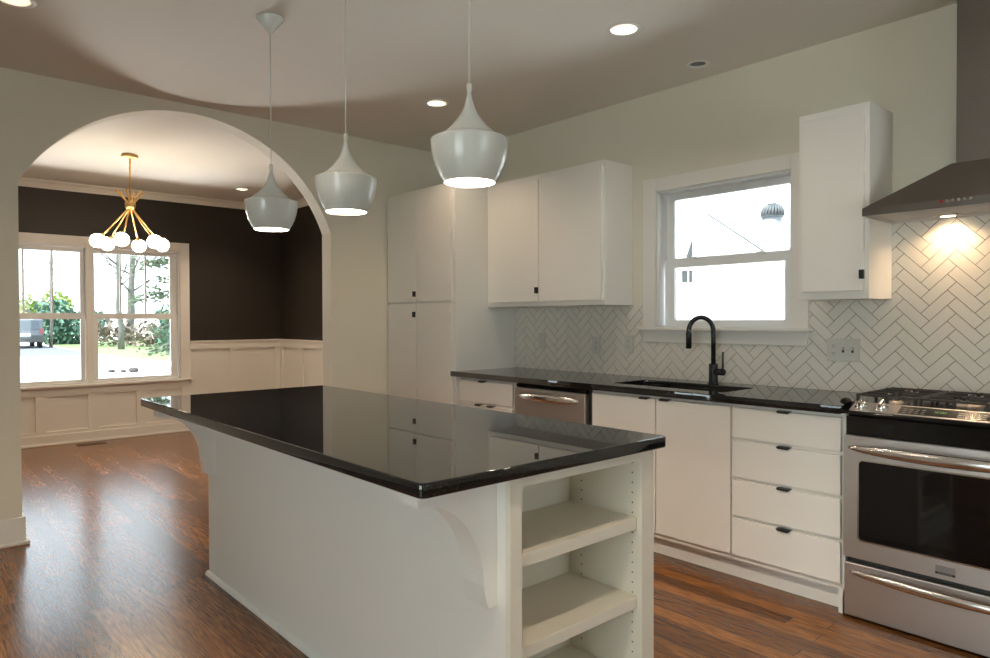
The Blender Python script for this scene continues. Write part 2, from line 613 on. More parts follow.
# ---- walls behind the camera, each with a glazed opening
struct(MB().plate(rect(XA, XR + 0.15, 0, H), [rect(-1.1, 1.3, 0.05, 2.2)], 'y', YB - 0.12, YB).build('wall_back', M['wall']))
struct(MB().plate(rect(YB, YW + 0.16, 0, H), [rect(1.0, 2.6, 0.80, 2.10)], 'x', XR, XR + 0.12).build('wall_right', M['wall']))
# ---- dining walls
DY0, DY1, DZ0, DZ1 = 0.738, 2.524, 0.615, 2.085
struct(MB().plate(rect(YDL - 0.1, YDR + 0.1, 0, H), [rect(DY0, DY1, DZ0, DZ1)], 'x', XD - 0.16, XD).build('wall_dining_front', M['dark']))
struct(B(XD, XA2, YDR, YDR + 0.12, 0, H).build('wall_dining_right', M['dark']))
struct(B(XD, XA2, YDL - 0.12, YDL, 0, H).build('wall_dining_left', M['dark']))
struct(B(XA2 - 0.004, XA2, YDL, 0.562, 1.05, H).build('wall_dining_rear', M['dark']))

# ---- dining wainscot, crown, base
CAP = 1.045
def wainscot(name, axis, c, d, panels, a0, a1, skip=None):
    """Board and batten dado: axis 'x' = board on a wall at x=c, facing d."""
    mb = MB()
    th = 0.020
    loops = [rect(p0, p1, z0, z1) for p0, p1, z0, z1 in panels]
    if skip:
        outer = [(a0, 0), (a0, CAP - 0.02), (skip[0], CAP - 0.02), (skip[0], skip[2]), (skip[1], skip[2]), (skip[1], CAP - 0.02), (a1, CAP - 0.02), (a1, 0)]
        outer = [(a0, 0), (a0, CAP - 0.02)] + ([(skip[0], CAP - 0.02), (skip[0], skip[2]), (skip[1], skip[2]), (skip[1], CAP - 0.02)]) + [(a1, CAP - 0.02), (a1, 0)]
    else:
        outer = rect(a0, a1, 0, CAP - 0.02)
    mb.plate(outer, loops, axis, c + d * 0.006, c + d * (0.006 + th))
    return mb
MBd = wainscot('w', 'x', XD, 1, [(-0.30, 0.10, .143, .505), (0.18, 0.62, .143, .505), (0.72, 1.118, .143, .505), (1.213, 1.590, .143, .505), (1.684, 2.056, .143, .505), (2.158, 2.530, .143, .505),
                                 (2.640, 3.085, .143, .950), (3.182, 3.649, .143, .950)], YDL, YDR, (0.60, 2.628, 0.58))
MBd.plate([(YDL, 0), (YDL, CAP - 0.02), (0.60, CAP - 0.02), (0.60, 0.58), (2.628, 0.58), (2.628, CAP - 0.02), (YDR, CAP - 0.02), (YDR, 0)], [], 'x', XD + 0.001, XD + 0.006)
struct(MBd.build('trim_wainscot_front', M['trim']))
MBr = wainscot('w', 'y', YDR, -1, [(-8.234, -7.800, .143, .950), (-7.68, -7.273, .143, .950), (-7.17, -6.75, .143, .950), (-6.65, -6.23, .143, .950), (-6.13, -5.71, .143, .950), (-5.61, -5.02, .143, .950)], XD, XA2)
MBr.box(XD, XA2, YDR - 0.006, YDR - 0.001, 0, CAP - 0.02)
struct(MBr.build('trim_wainscot_right', M['trim']))
mb = MB()
mb.box(XD, XD + 0.036, YDL, 0.64, CAP - 0.02, CAP, 0.003).box(XD, XD + 0.036, 2.628, YDR, CAP - 0.02, CAP, 0.003)
mb.box(XD, XA2, YDR - 0.034, YDR, CAP - 0.02, CAP, 0.003)
struct(mb.build('trim_chair_rail', M['trim']))
mb = MB()
mb.box(XD + 0.02, XD + 0.034, YDL, YDR, 0, 0.11, 0.003).box(XD + 0.02, XD + 0.046, YDL, YDR, 0, 0.022, 0.004)
mb.box(XD, XA2, YDR - 0.034, YDR - 0.02, 0, 0.11, 0.003).box(XD, XA2, YDR - 0.046, YDR - 0.02, 0, 0.022, 0.004)
struct(mb.build('baseboard_dining', M['trim']))
cr = [(0, 0), (0.014, 0), (0.014, 0.018), (0.024, 0.026), (0.034, 0.042), (0.050, 0.056), (0.064, 0.064), (0.070, 0.070), (0.070, 0.080), (0, 0.080)]
mb = MB()
mb.prism([(XD + a, H - 0.08 + z) for a, z in cr], 'y', YDL, YDR)
mb.prism([(YDR - a, H - 0.08 + z) for a, z in cr], 'x', XD, XA2)
mb.prism([(YDL + a, H - 0.08 + z) for a, z in cr], 'x', XD, XA2)
mb.prism([(XA2 - a, H - 0.08 + z) for a, z in cr], 'y', YDL, 0.95)
mb.prism([(XA2 - a, H - 0.08 + z) for a, z in cr], 'y', 2.10, YDR)
struct(mb.build('trim_crown', M['trim']))
# ---- kitchen baseboards on the arch wall (wrap round the jamb)
def base_run(mb, y0, y1, jamb):
    mb.box(XA, XA + 0.016, y0, y1, 0, 0.155, 0.003).box(XA + 0.010, XA + 0.030, y0, y1, 0, 0.020, 0.005)
mb = MB()
mb.box(XA, XA + 0.016, YB, y_l + 0.016, 0, 0.158, 0.003).box(XA + 0.012, XA + 0.032, YB, y_l + 0.034, 0, 0.022, 0.006)
mb.box(XA2, XA + 0.012, y_l, y_l + 0.016, 0, 0.158, 0.003).box(XA2, XA + 0.03, y_l + 0.012, y_l + 0.032, 0, 0.022, 0.006)
struct(mb.build('baseboard_arch_left', M['trim']))
mb = MB()
mb.box(XA, XA + 0.016, y_r - 0.016, 3.06, 0, 0.158, 0.003).box(XA + 0.012, XA + 0.032, y_r - 0.034, 3.06, 0, 0.022, 0.006)
mb.box(XA2, XA + 0.012, y_r - 0.016, y_r, 0, 0.158, 0.003)
struct(mb.build('baseboard_arch_right', M['trim']))

# ------------------------------------------------------------------ kitchen window
def kitchen_window():
    root = MB()
    yc = YW - 0.02
    # casing as the root mesh: two legs, head, jamb liners
    root.box(-2.667, WX0, yc, YW, WZ0, 2.170, 0.002).box(WX1, -1.613, yc, YW, WZ0, 2.170, 0.002)
    root.box(WX0, WX1, yc, YW, WZ1, 2.170, 0.002)
    w = struct(root.build('window_1', M['trim'], base=(-2.14, YW, WZ0)))
    j = MB()
    j.box(WX0, WX0 + 0.012, YW - 0.001, YW + 0.15, WZ0, WZ1).box(WX1 - 0.012, WX1, YW - 0.001, YW + 0.15, WZ0, WZ1)
    j.box(WX0, WX1, YW - 0.001, YW + 0.15, WZ1 - 0.012, WZ1).box(WX0, WX1, YW - 0.001, YW + 0.15, WZ0, WZ0 + 0.012)
    j.build('window_jamb', M['sash'], w)
    B(-2.690, -1.590, YW - 0.055, YW + 0.06, 1.216, 1.236, 0.004).build('window_sill', M['trim'], w)
    B(-2.667, -1.617, YW - 0.020, YW - 0.001, 1.141, 1.216, 0.003).build('window_apron', M['trim'], w)
    x0, x1 = WX0 + 0.012, WX1 - 0.012
    u = MB()
    u.plate(rect(x0, x1, 1.606, WZ1 - 0.012), [rect(x0 + 0.05, x1 - 0.034, 1.668, 2.035)], 'y', YW + 0.090, YW + 0.120)
    us = u.build('upper_sash', M['sash'], w)
    B(x0 + 0.05, x1 - 0.034, YW + 0.102, YW + 0.106, 1.668, 2.035).build('pane', M['glass'], us)
    l_ = MB()
    l_.plate(rect(x0 + 0.012, x1 - 0.012, WZ0 + 0.012, 1.652), [rect(x0 + 0.078, x1 - 0.052, 1.280, 1.606)], 'y', YW + 0.050, YW + 0.084)
    ls = l_.build('lower_sash', M['sash'], w)
    B(x0 + 0.078, x1 - 0.052, YW + 0.064, YW + 0.068, 1.280, 1.606).build('pane', M['glass'], ls)
    for xx in (-2.36, -1.93):
        lk = MB().box(xx - 0.03, xx + 0.03, YW + 0.055, YW + 0.085, 1.652, 1.660, 0.002)
        lk.box(xx - 0.008, xx + 0.022, YW + 0.060, YW + 0.078, 1.660, 1.670, 0.002)
        lk.build('sash_lock', M['sash'], w)
kitchen_window()

# ------------------------------------------------------------------ dining windows
def dining_windows():
    mull = 1.611
    fr = MB()
    xc0, xc1 = XD, XD + 0.022
    fr.box(xc0, xc1, 0.638, DY0, DZ0, 2.172, 0.002).box(xc0, xc1, DY1, 2.628, DZ0, 2.172, 0.002)
    fr.box(xc0, xc1, DY0, DY1, DZ1 - 0.005, 2.172, 0.002)
    fr.box(XD - 0.14, xc1 - 0.004, mull - 0.030, mull + 0.030, DZ0, DZ1, 0.002)
    w = struct(fr.build('window_2', M['trim'], base=(XD, mull, DZ0)))
    j = MB()
    for a in (DY0, DY1 - 0.015):
        j.box(XD - 0.15, XD + 0.001, a, a + 0.015, DZ0, DZ1)
    j.box(XD - 0.15, XD + 0.001, DY0, DY1, DZ1 - 0.03, DZ1)
    j.box(XD - 0.15, XD + 0.001, DY0, DY1, DZ0, DZ0 + 0.015)
    j.build('window_jamb', M['sash'], w)
    B(XD - 0.02, XD + 0.060, 0.585, 2.645, 0.592, 0.615, 0.004).build('window_sill', M['trim'], w)
    B(XD + 0.001, XD + 0.024, 0.60, 2.628, 0.535, 0.592, 0.003).build('window_apron', M['trim'], w)
    for y0, y1 in ((DY0 + 0.015, mull - 0.030), (mull + 0.030, DY1 - 0.015)):
        g0, g1 = y0 + 0.036, y1 - 0.066 if y1 > 2 else y1 - 0.038
        u = MB().plate(rect(y0, y1, 1.310, DZ1 - 0.03), [rect(g0, g1, 1.364, 2.012)], 'x', XD - 0.110, XD - 0.080)
        for k in (1, 2):
            yy = g0 + (g1 - g0) * k / 3
            u.box(XD - 0.104, XD - 0.086, yy - 0.009, yy + 0.009, 1.364, 2.012)
        us = u.build('upper_sash', M['sash'], w)
        B(XD - 0.097, XD - 0.093, g0, g1, 1.364, 2.012).build('pane', M['glass'], us)
        h0, h1 = g0 + 0.022, g1 - 0.006
        lo = MB().plate(rect(y0 + 0.004, y1 - 0.004, DZ0 + 0.012, 1.356), [rect(h0, h1, 0.659, 1.300)], 'x', XD - 0.072, XD - 0.040)
        ls = lo.build('lower_sash', M['sash'], w)
        B(XD - 0.058, XD - 0.054, h0, h1, 0.659, 1.300).build('pane', M['glass'], ls)
dining_windows()

# glazing of the openings behind the camera
mb = MB().plate(rect(-1.1, 1.3, 0.05, 2.2), [rect(-1.0, 0.05, 0.15, 2.1), rect(0.15, 1.2, 0.15, 2.1)], 'y', YB - 0.08, YB - 0.04)
pd = struct(mb.build('door_1', M['trim'], base=(0.1, YB, 0)))
B(-1.0, 1.2, YB - 0.062, YB - 0.058, 0.15, 2.1).build('pane', M['glass'], pd)
mb = MB().plate(rect(1.0, 2.6, 0.80, 2.10), [rect(1.06, 1.77, 0.86, 2.04), rect(1.83, 2.54, 0.86, 2.04)], 'x', XR + 0.03, XR + 0.07)
w3 = struct(mb.build('window_3', M['trim'], base=(XR, 1.8, 0.80)))
B(XR + 0.048, XR + 0.052, 1.06, 2.54, 0.86, 2.04).build('pane', M['glass'], w3)

# ------------------------------------------------------------------ herringbone backsplash
def clip(poly, fn):
    out = []
    for i in range(len(poly)):
        a, b = poly[i], poly[(i + 1) % len(poly)]
        da, db = fn(a), fn(b)
        if da >= 0:
            out.append(a)
        if (da >= 0) != (db >= 0):
            t = da / (da - db)
            out.append((a[0] + (b[0] - a[0]) * t, a[1] + (b[1] - a[1]) * t))
    return out

def backsplash():
    Wt, n = 0.0508, 3
    g = 0.0012
    ca = math.sqrt(0.5)
    ox, oz = -1.055, 0.914
    bm = bmesh.new()
    X0, X1, Z0 = -3.878, -0.285, 0.9145
    yb, yf = YW - 0.0015, YW - 0.0085
    def emit(poly):
        if len(poly) < 3:
            return
        area = 0
        for i in range(len(poly)):
            a, b = poly[i], poly[(i + 1) % len(poly)]
            area += a[0] * b[1] - a[1] * b[0]
        if abs(area) < 4e-5:
            return
        if area < 0:
            poly = poly[::-1]
        cxx = sum(p[0] for p in poly) / len(poly)
        czz = sum(p[1] for p in poly) / len(poly)
        e = 0.0011
        def inset(p):
            d = Vector((cxx - p[0], czz - p[1]))
            L = d.length
            return (p[0] + d.x / L * e * 1.3, p[1] + d.y / L * e * 1.3)
        tl = random.uniform(-0.0002, 0.0002)
        back = [bm.verts.new((p[0], yb, p[1])) for p in poly]
        mid = [bm.verts.new((p[0], yf + e * 0.8, p[1])) for p in poly]
        fr = [bm.verts.new((q[0], yf + tl * (q[0] - cxx) * 40, q[1])) for q in map(inset, poly)]
        k = len(poly)
        for i in range(k):
            j = (i + 1) % k
            bm.faces.new((back[i], back[j], mid[j], mid[i]))
            bm.faces.new((mid[i], mid[j], fr[j], fr[i]))
        bm.faces.new(fr)
    def tile(u0, u1, v0, v1):
        pts = [(u0 * Wt + g, v0 * Wt + g), (u1 * Wt - g, v0 * Wt + g), (u1 * Wt - g, v1 * Wt - g), (u0 * Wt + g, v1 * Wt - g)]
        poly = [(ox + (u - v) * ca, oz + (u + v) * ca) for u, v in pts]
        xs = [p[0] for p in poly]
        zs = [p[1] for p in poly]
        if max(xs) < X0 or min(xs) > X1 or max(zs) < Z0 or min(zs) > 1.86:
            return
        top = 1.378
        if max(xs) > -1.25:
            top = 1.84
        elif max(xs) > -2.600 and min(xs) < -1.680:
            if max(zs) > 1.200 and min(xs) < -2.600 and max(zs) > 1.15:
                left = poly
                for fn in (lambda p: -2.600 - p[0], lambda p: 1.378 - p[1]):
                    left = clip(left, fn) if len(left) > 2 else left
                emit(left)
                poly = clip(poly, lambda p: p[0] + 2.600)
            elif max(zs) > 1.200 and max(xs) > -1.680:
                right = poly
                for fn in (lambda p: p[0] + 1.680, lambda p: 1.378 - p[1]):
                    right = clip(right, fn) if len(right) > 2 else right
                emit(right)
                poly = clip(poly, lambda p: -1.680 - p[0])
            if len(poly) < 3:
                return
            top = 1.200
        for fn in (lambda p: p[0] - X0, lambda p: X1 - p[0], lambda p: p[1] - Z0, lambda p: top - p[1]):
            poly = clip(poly, fn)
            if len(poly) < 3:
                return
        emit(poly)
    N = 130
    for v in range(-N, N):
        for k in range(-N // 6 - 1, N // 6 + 2):
            tile(v + 6 * k, v + 6 * k + n, v, v + 1)
    for u in range(-N, N):
        for k in range(-N // 6 - 1, N // 6 + 2):
            v0 = u - 2 * n + 1 + 6 * k
            tile(u, u + 1, v0, v0 + n)
    mb = MB()
    mb.use(M['tile'])
    mb._absorb(bm)
    mb.use(M['grout'])
    yg = YW - 0.006
    mb.box(X0, -2.64, yg, YW - 0.001, 0.914, 1.378).box(-2.64, -1.64, yg, YW - 0.001, 0.914, 1.200)
    mb.box(-1.64, X1, yg, YW - 0.001, 0.914, 1.378).box(-1.25, X1, yg, YW - 0.001, 1.378, 1.84)
    struct(mb.build('wall_tile_backsplash'))
backsplash()

# ------------------------------------------------------------------ cabinets
def pull_tab(parent, x, z, y):
    """black folded tab on the edge of an upper or tall door"""
    mb = MB().box(x - 0.008, x + 0.008, y - 0.012, y + 0.002, z - 0.021, z + 0.021, 0.0015)
    mb.box(x - 0.010, x - 0.006, y - 0.020, y - 0.010, z - 0.021, z + 0.021, 0.001)
    return mb.build('pull_tab', M['black'], parent)

def edge_pull(parent, x, z, y, w=0.062):
    """black lipped edge pull on top of a drawer front"""
    mb = MB().box(x - w / 2, x + w / 2, y - 0.002, y + 0.016, z - 0.001, z + 0.003, 0.0008)
    mb.box(x - w / 2, x + w / 2, y - 0.014, y, z - 0.004, z + 0.002, 0.0012)
    mb.box(x - w / 2 + 0.004, x + w / 2 - 0.004, y - 0.014, y - 0.0115, z - 0.008, z - 0.002, 0.0008)
    return mb.build('edge_pull', M['black'], parent)

def door(parent, x0, x1, z0, z1, yf, yb, name='door'):
    return B(x0, x1, yf, yb, z0, z1, 0.0016).build(name, M['cab'], parent)

# tall pantry
root = thing('pantry_cabinet', 'tall white pantry cabinet with four flat doors beside the arch wall', 'cabinet', (-4.315, 3.35, 0))
mb = MB().box(-4.752, -3.882, 3.062, YW - 0.002, 0.10, 2.283, 0.001)
mb.box(-4.752, -3.882, 3.13, YW - 0.002, 0.0, 0.10)
mb.box(-3.900, -3.880, 3.059, YW - 0.002, 0.0, 2.284, 0.001)
mb.build('carcass', M['cab'], root)
dl = door(root, -4.742, -4.3465, 1.421, 2.252, 3.040, 3.0605)
door(root, -4.3405, -3.912, 1.421, 2.252, 3.040, 3.0605)
pull_tab(dl, -4.358, 1.482, 3.040)
dl = door(root, -4.742, -4.3465, 0.125, 1.406, 3.040, 3.0605)
door(root, -4.3405, -3.912, 0.125, 1.406, 3.040, 3.0605)
pull_tab(dl, -4.362, 1.325, 3.040)

# double wall cabinet
root = thing('wall_cabinet', 'white double-door wall cabinet left of the sink window', 'cabinet', (-3.32, 3.5, 1.376))
mb = MB().box(-3.879, -2.762, 3.366, YW - 0.002, 1.376, 2.283, 0.001)
mb.build('carcass', M['cab'], root)
dl = door(root, -3.846, -3.3325, 1.409, 2.249, 3.346, 3.3655)
door(root, -3.3265, -2.778, 1.409, 2.249, 3.346, 3.3655)
pull_tab(dl, -3.340, 1.485, 3.346)

# single wall cabinet
root = thing('wall_cabinet', 'narrow single-door white wall cabinet right of the sink window', 'cabinet', (-1.38, 3.5, 1.378))
MB().box(-1.540, -1.217, 3.362, YW - 0.002, 1.378, 2.276, 0.001).build('carcass', M['cab'], root)
dl = door(root, -1.514, -1.2345, 1.415, 2.237, 3.342, 3.3615)
pull_tab(dl, -1.2375, 1.489, 3.342)

YF, YD = 3.105, 3.085
def base_carcass(root, x0, x1, toe=True, skin=True):
    mb = MB().box(x0, x1, YF, YW - 0.004, 0.105, 0.877, 0.001)
    mb.build('carcass', M['cab'], root)
    B(x0, x1, YF + 0.055, YF + 0.075, 0.0, 0.105).build('toe_kick', M['cab'], root)

# left base unit: drawer above two doors
root = thing('base_cabinet', 'white base cabinet between pantry and dishwasher, one drawer over doors', 'cabinet', (-3.6, 3.3, 0))
base_carcass(root, -3.878, -3.292)
d = door(root, -3.872, -3.312, 0.707, 0.855, YD, YF - 0.0005, 'drawer')
edge_pull(d, -3.62, 0.856, YD)
d = door(root, -3.872, -3.595, 0.134, 0.690, YD, YF - 0.0005)
edge_pull(d, -3.66, 0.691, YD)
d = door(root, -3.589, -3.312, 0.134, 0.690, YD, YF - 0.0005)
edge_pull(d, -3.53, 0.691, YD)

# sink base
root = thing('base_cabinet', 'white two-door sink base cabinet under the window', 'cabinet', (-2.19, 3.3, 0))
mb = MB().box(-2.640, -2.622, YF, YW - 0.004, 0.105, 0.877, 0.001).box(-1.760, -1.742, YF, YW - 0.004, 0.105, 0.877, 0.001)
mb.box(-2.622, -1.760, YF, YF + 0.018, 0.105, 0.877).box(-2.622, -1.760, YF + 0.018, YW - 0.004, 0.105, 0.123).box(-2.622, -1.760, YW - 0.02, YW - 0.004, 0.123, 0.877)
mb.build('carcass', M['cab'], root)
B(-2.640, -1.742, YF + 0.055, YF + 0.075, 0.0, 0.105).build('toe_kick', M['cab'], root)
d = door(root, -2.628, -2.1875, 0.134, 0.857, YD, YF - 0.0005)
edge_pull(d, -2.258, 0.858, YD)
d = door(root, -2.1815, -1.7485, 0.134, 0.857, YD, YF - 0.0005)
edge_pull(d, -2.125, 0.858, YD)

# drawer bank
root = thing('drawer_cabinet', 'white four-drawer base cabinet beside the range', 'cabinet', (-1.48, 3.3, 0))
base_carcass(root, -1.740, -1.222)
mb = MB().box(-1.224, -1.2135, YF - 0.0005, YW - 0.004, 0.0, 0.877)
mb.box(-1.242, -1.2135, YF - 0.0005, YF + 0.02, 0.0, 0.105)
mb.build('end_panel', M['cab'], root)
for z0, z1 in ((0.709, 0.857), (0.518, 0.692), (0.330, 0.501), (0.134, 0.312)):
    d = door(root, -1.737, -1.2285, z0, z1, YD, YF - 0.0005, 'drawer')
    edge_pull(d, -1.480, z1 + 0.001, YD)

# dishwasher
root = thing('dishwasher', 'stainless dishwasher under the black counter with a bowed bar handle', 'dishwasher', (-2.966, 3.3, 0))
B(-3.286, -2.645, YF + 0.01, YW - 0.05, 0.02, 0.873).build('tub', M['slit'], root)
B(-3.278, -2.672, YD - 0.012, YF + 0.008, 0.115, 0.842, 0.004).build('door_panel', M['steel'], root)
B(-3.276, -2.674, YD + 0.004, YF + 0.008, 0.846, 0.868, 0.002).build('control_strip', M['enamel'], root)
B(-3.276, -2.674, YF + 0.03, YF + 0.05, 0.0, 0.11).build('toe_kick', M['enamel'], root)
pts = []
rad = []
for k in range(25):
    t = k / 24
    pts.append((-3.235 + t * 0.52, YD - 0.012 - 0.040 * math.sin(PI * t) ** 0.6 - 0.002, 0.795))
    rad.append(0.006 + 0.017 * math.sin(PI * t) ** 0.45)
MB().tube(pts, rad, 16, squash=(1.2, 0.7)).build('handle', M['chrome'], root)

# ------------------------------------------------------------------ worktop, sink, faucet
def worktop_mesh(outline, holes_, z0, z1, r):
    """slab with an eased edge"""
    mb = MB().use(M['granite'])
    prof = [(0.0, z0 + r), (0.0, z1 - r)]
    b = MB()
    b.plate(outline, holes_, 'z', z0, z1)
    bm = b.bm
    bmesh.ops.recalc_face_normals(bm, faces=bm.faces)
    es = []
    for e in bm.edges:
        if len(e.link_faces) == 2:
            n1, n2 = e.link_faces[0].normal, e.link_faces[1].normal
            if (abs(n1.z) > 0.9) != (abs(n2.z) > 0.9):
                es.append(e)
    res = bmesh.ops.bevel(bm, geom=es, offset=r, segments=4, profile=0.5, affect='EDGES')
    for f in bm.faces:
        f.smooth = abs(f.normal.z) < 0.98
    mb._absorb(bm)
    return mb

SX0, SX1, SY0, SY1 = -2.545, -1.830, 3.165, 3.485
ct = worktop_mesh([(-3.914, 3.036), (-1.2145, 3.036), (-1.2145, 3.648), (-3.878, 3.648), (-3.878, 3.057), (-3.914, 3.057)],
                  [rrect(SX0, SX1, SY0, SY1, 0.03)], 0.878, 0.914, 0.0025).build('kitchen_worktop', base=(-2.5, 3.3, 0.878))
tag(ct, 'long black granite worktop along the tiled wall with a sink cutout', 'worktop')

def basin():
    b = bmesh.new()
    top = [b.verts.new((x, y, 0.8775)) for x, y in rrect(SX0 - 0.004, SX1 + 0.004, SY0 - 0.004, SY1 + 0.004, 0.034)]
    lip = [b.verts.new((x, y, 0.8775)) for x, y in rrect(SX0 - 0.018, SX1 + 0.018, SY0 - 0.018, SY1 + 0.018, 0.04)]
    low = [b.verts.new((x, y, 0.70)) for x, y in rrect(SX0 + 0.01, SX1 - 0.01, SY0 + 0.01, SY1 - 0.01, 0.05)]
    bot = [b.verts.new((x, y, 0.68)) for x, y in rrect(SX0 + 0.04, SX1 - 0.04, SY0 + 0.04, SY1 - 0.04, 0.05)]
    n = len(top)
    for A, Bq in ((lip, top), (top, low), (low, bot)):
        for i in range(n):
            f = b.faces.new((A[i], A[(i + 1) % n], Bq[(i + 1) % n], Bq[i]))
            f.smooth = True
    b.faces.new(bot)
    mb = MB().use(M['sinkm'])
    return mb._absorb(b)
root = thing('kitchen_sink', 'undermount steel sink basin set into the black worktop under the window', 'sink', (-2.19, 3.325, 0.68))
basin().build('basin', None, root)
MB().lathe([(0, 0.006), (0.03, 0.006), (0.044, 0.002), (0.046, 0.0)], (-2.19, 3.33, 0.681), 24).build('drain', M['chrome'], root)

root = thing('kitchen_faucet', 'black gooseneck faucet with side lever behind the sink', 'faucet', (-2.109, 3.535, 0.914))
fx, fy = -2.109, 3.535
MB().lathe([(0, 0), (0.030, 0), (0.030, 0.005), (0.0255, 0.008), (0.0255, 0.110), (0.023, 0.116), (0, 0.116)], (fx, fy, 0.914), 32, sharp=(0, 2, 3)).build('faucet_body', M['faucet'], root)
# spout swings towards the front left
dirv = Vector((-0.78, -0.62, 0)).normalized()
pts = [(fx, fy, 1.03), (fx, fy, 1.19)]
rr = 0.068
for k in range(1, 17):
    a = PI * k / 16
    c = rr * (1 - math.cos(a))
    pts.append((fx + dirv.x * c, fy + dirv.y * c, 1.215 + rr * math.sin(a) * 1.18))
pts.append((fx + dirv.x * 2 * rr, fy + dirv.y * 2 * rr, 1.20))
MB().tube(pts, 0.0135, 20).build('gooseneck_spout', M['faucet'], root)
ex, ey = fx + dirv.x * 2 * rr, fy + dirv.y * 2 * rr
MB().lathe([(0, 0), (0.012, 0), (0.0165, 0.004), (0.0165, 0.092), (0.0145, 0.10), (0, 0.10)], (ex, ey, 1.115), 24, sharp=(0,)).build('spray_head', M['faucet'], root)
MB().cyl((fx + 0.02, fy - 0.006, 0.985), (fx + 0.076, fy - 0.02, 0.985), 0.019).build('valve_body', M['faucet'], root)
MB().cyl((fx + 0.070, fy - 0.018, 0.99), (fx + 0.070, fy - 0.018, 1.10), 0.0052).build('lever', M['faucet'], root)

# ------------------------------------------------------------------ island
IX0, IX1, IY0, IY1 = -3.545, -1.300, 1.205, 1.825
def island():
    root = thing('kitchen_island', 'white kitchen island base with open end shelves and curved brackets', 'island', (-2.42, 1.5, 0))
    mb = MB()
    mb.box(IX0, IX1 - 0.32, IY0, IY1, 0.0, 0.877, 0.0015)
    mb.box(IX1 - 0.32, IX1 - 0.019, IY0, IY0 + 0.019, 0.0, 0.877)
    mb.box(IX1 - 0.32, IX1 - 0.019, IY1 - 0.019, IY1, 0.0, 0.877)
    mb.build('body_panel', M['cab'], root)
    # lining of the open end with rows of shelf pin holes on both cheeks
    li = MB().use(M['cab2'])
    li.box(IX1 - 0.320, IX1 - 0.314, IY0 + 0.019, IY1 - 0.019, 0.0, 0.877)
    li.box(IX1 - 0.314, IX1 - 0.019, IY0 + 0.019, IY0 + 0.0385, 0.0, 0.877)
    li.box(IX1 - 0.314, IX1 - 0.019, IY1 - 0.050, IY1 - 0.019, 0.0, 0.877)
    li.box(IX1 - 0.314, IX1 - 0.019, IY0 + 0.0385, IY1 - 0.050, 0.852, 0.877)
    li.use(M['slot'])
    for xx in (IX1 - 0.045, IX1 - 0.260):
        for k in range(22):
            z = 0.19 + 0.032 * k
            if 0.36 < z < 0.41 or 0.61 < z < 0.665:
                continue
            li.cyl((xx, IY1 - 0.0505, z), (xx, IY1 - 0.046, z), 0.0028, seg=8)
            li.cyl((xx, IY0 + 0.039, z), (xx, IY0 + 0.035, z), 0.0028, seg=8)
    li.build('shelf_lining', None, root)
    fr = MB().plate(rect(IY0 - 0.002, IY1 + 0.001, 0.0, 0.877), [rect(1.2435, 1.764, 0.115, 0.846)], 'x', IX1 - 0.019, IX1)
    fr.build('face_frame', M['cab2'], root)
    for z0, z1 in ((0.622, 0.657), (0.372, 0.407), (0.117, 0.152)):
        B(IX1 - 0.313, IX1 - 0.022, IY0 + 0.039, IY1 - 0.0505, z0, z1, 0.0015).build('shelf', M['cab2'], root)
    # curved brackets under the overhang
    for x0, x1 in ((-1.444, -1.354), (IX0 + 0.012, IX0 + 0.102)):
        yt, zt = 0.949, 0.835
        arc = []
        for k in range(19):
            t = R(90 * k / 18)
            arc.append((yt + 0.012 + (1.158 - yt - 0.012) * math.sin(t), zt - 0.005 - (zt - 0.005 - 0.590) * (1 - math.cos(t))))
        pf = [(IY0, 0.877), (0.949, 0.877), (0.949, 0.833)] + arc + [(1.172, 0.527), (IY0, 0.527)]
        MB().prism(pf, 'x', x0, x1, smooth=False).build('bracket', M['cab'], root)
    sh = MB()
    q = [(0, 0), (-0.016, 0), (-0.015, 0.006), (-0.011, 0.013), (-0.005, 0.018), (0, 0.02)]
    sh.prism([(IY0 + a, z) for a, z in q], 'x', IX0 - 0.016, IX1 + 0.002)
    sh.prism([(IX0 + a, z) for a, z in q], 'y', IY0 - 0.016, IY1)
    sh.build('shoe_moulding', M['cab'], root)
    ob = worktop_mesh(rrect(-3.582, -1.269, 0.900, 1.862, 0.022, 6), [], 0.878, 0.914, 0.006).build('island_worktop', base=(-2.42, 1.38, 0.878))
    tag(ob, 'polished black granite slab lying on the white island', 'worktop')
island()

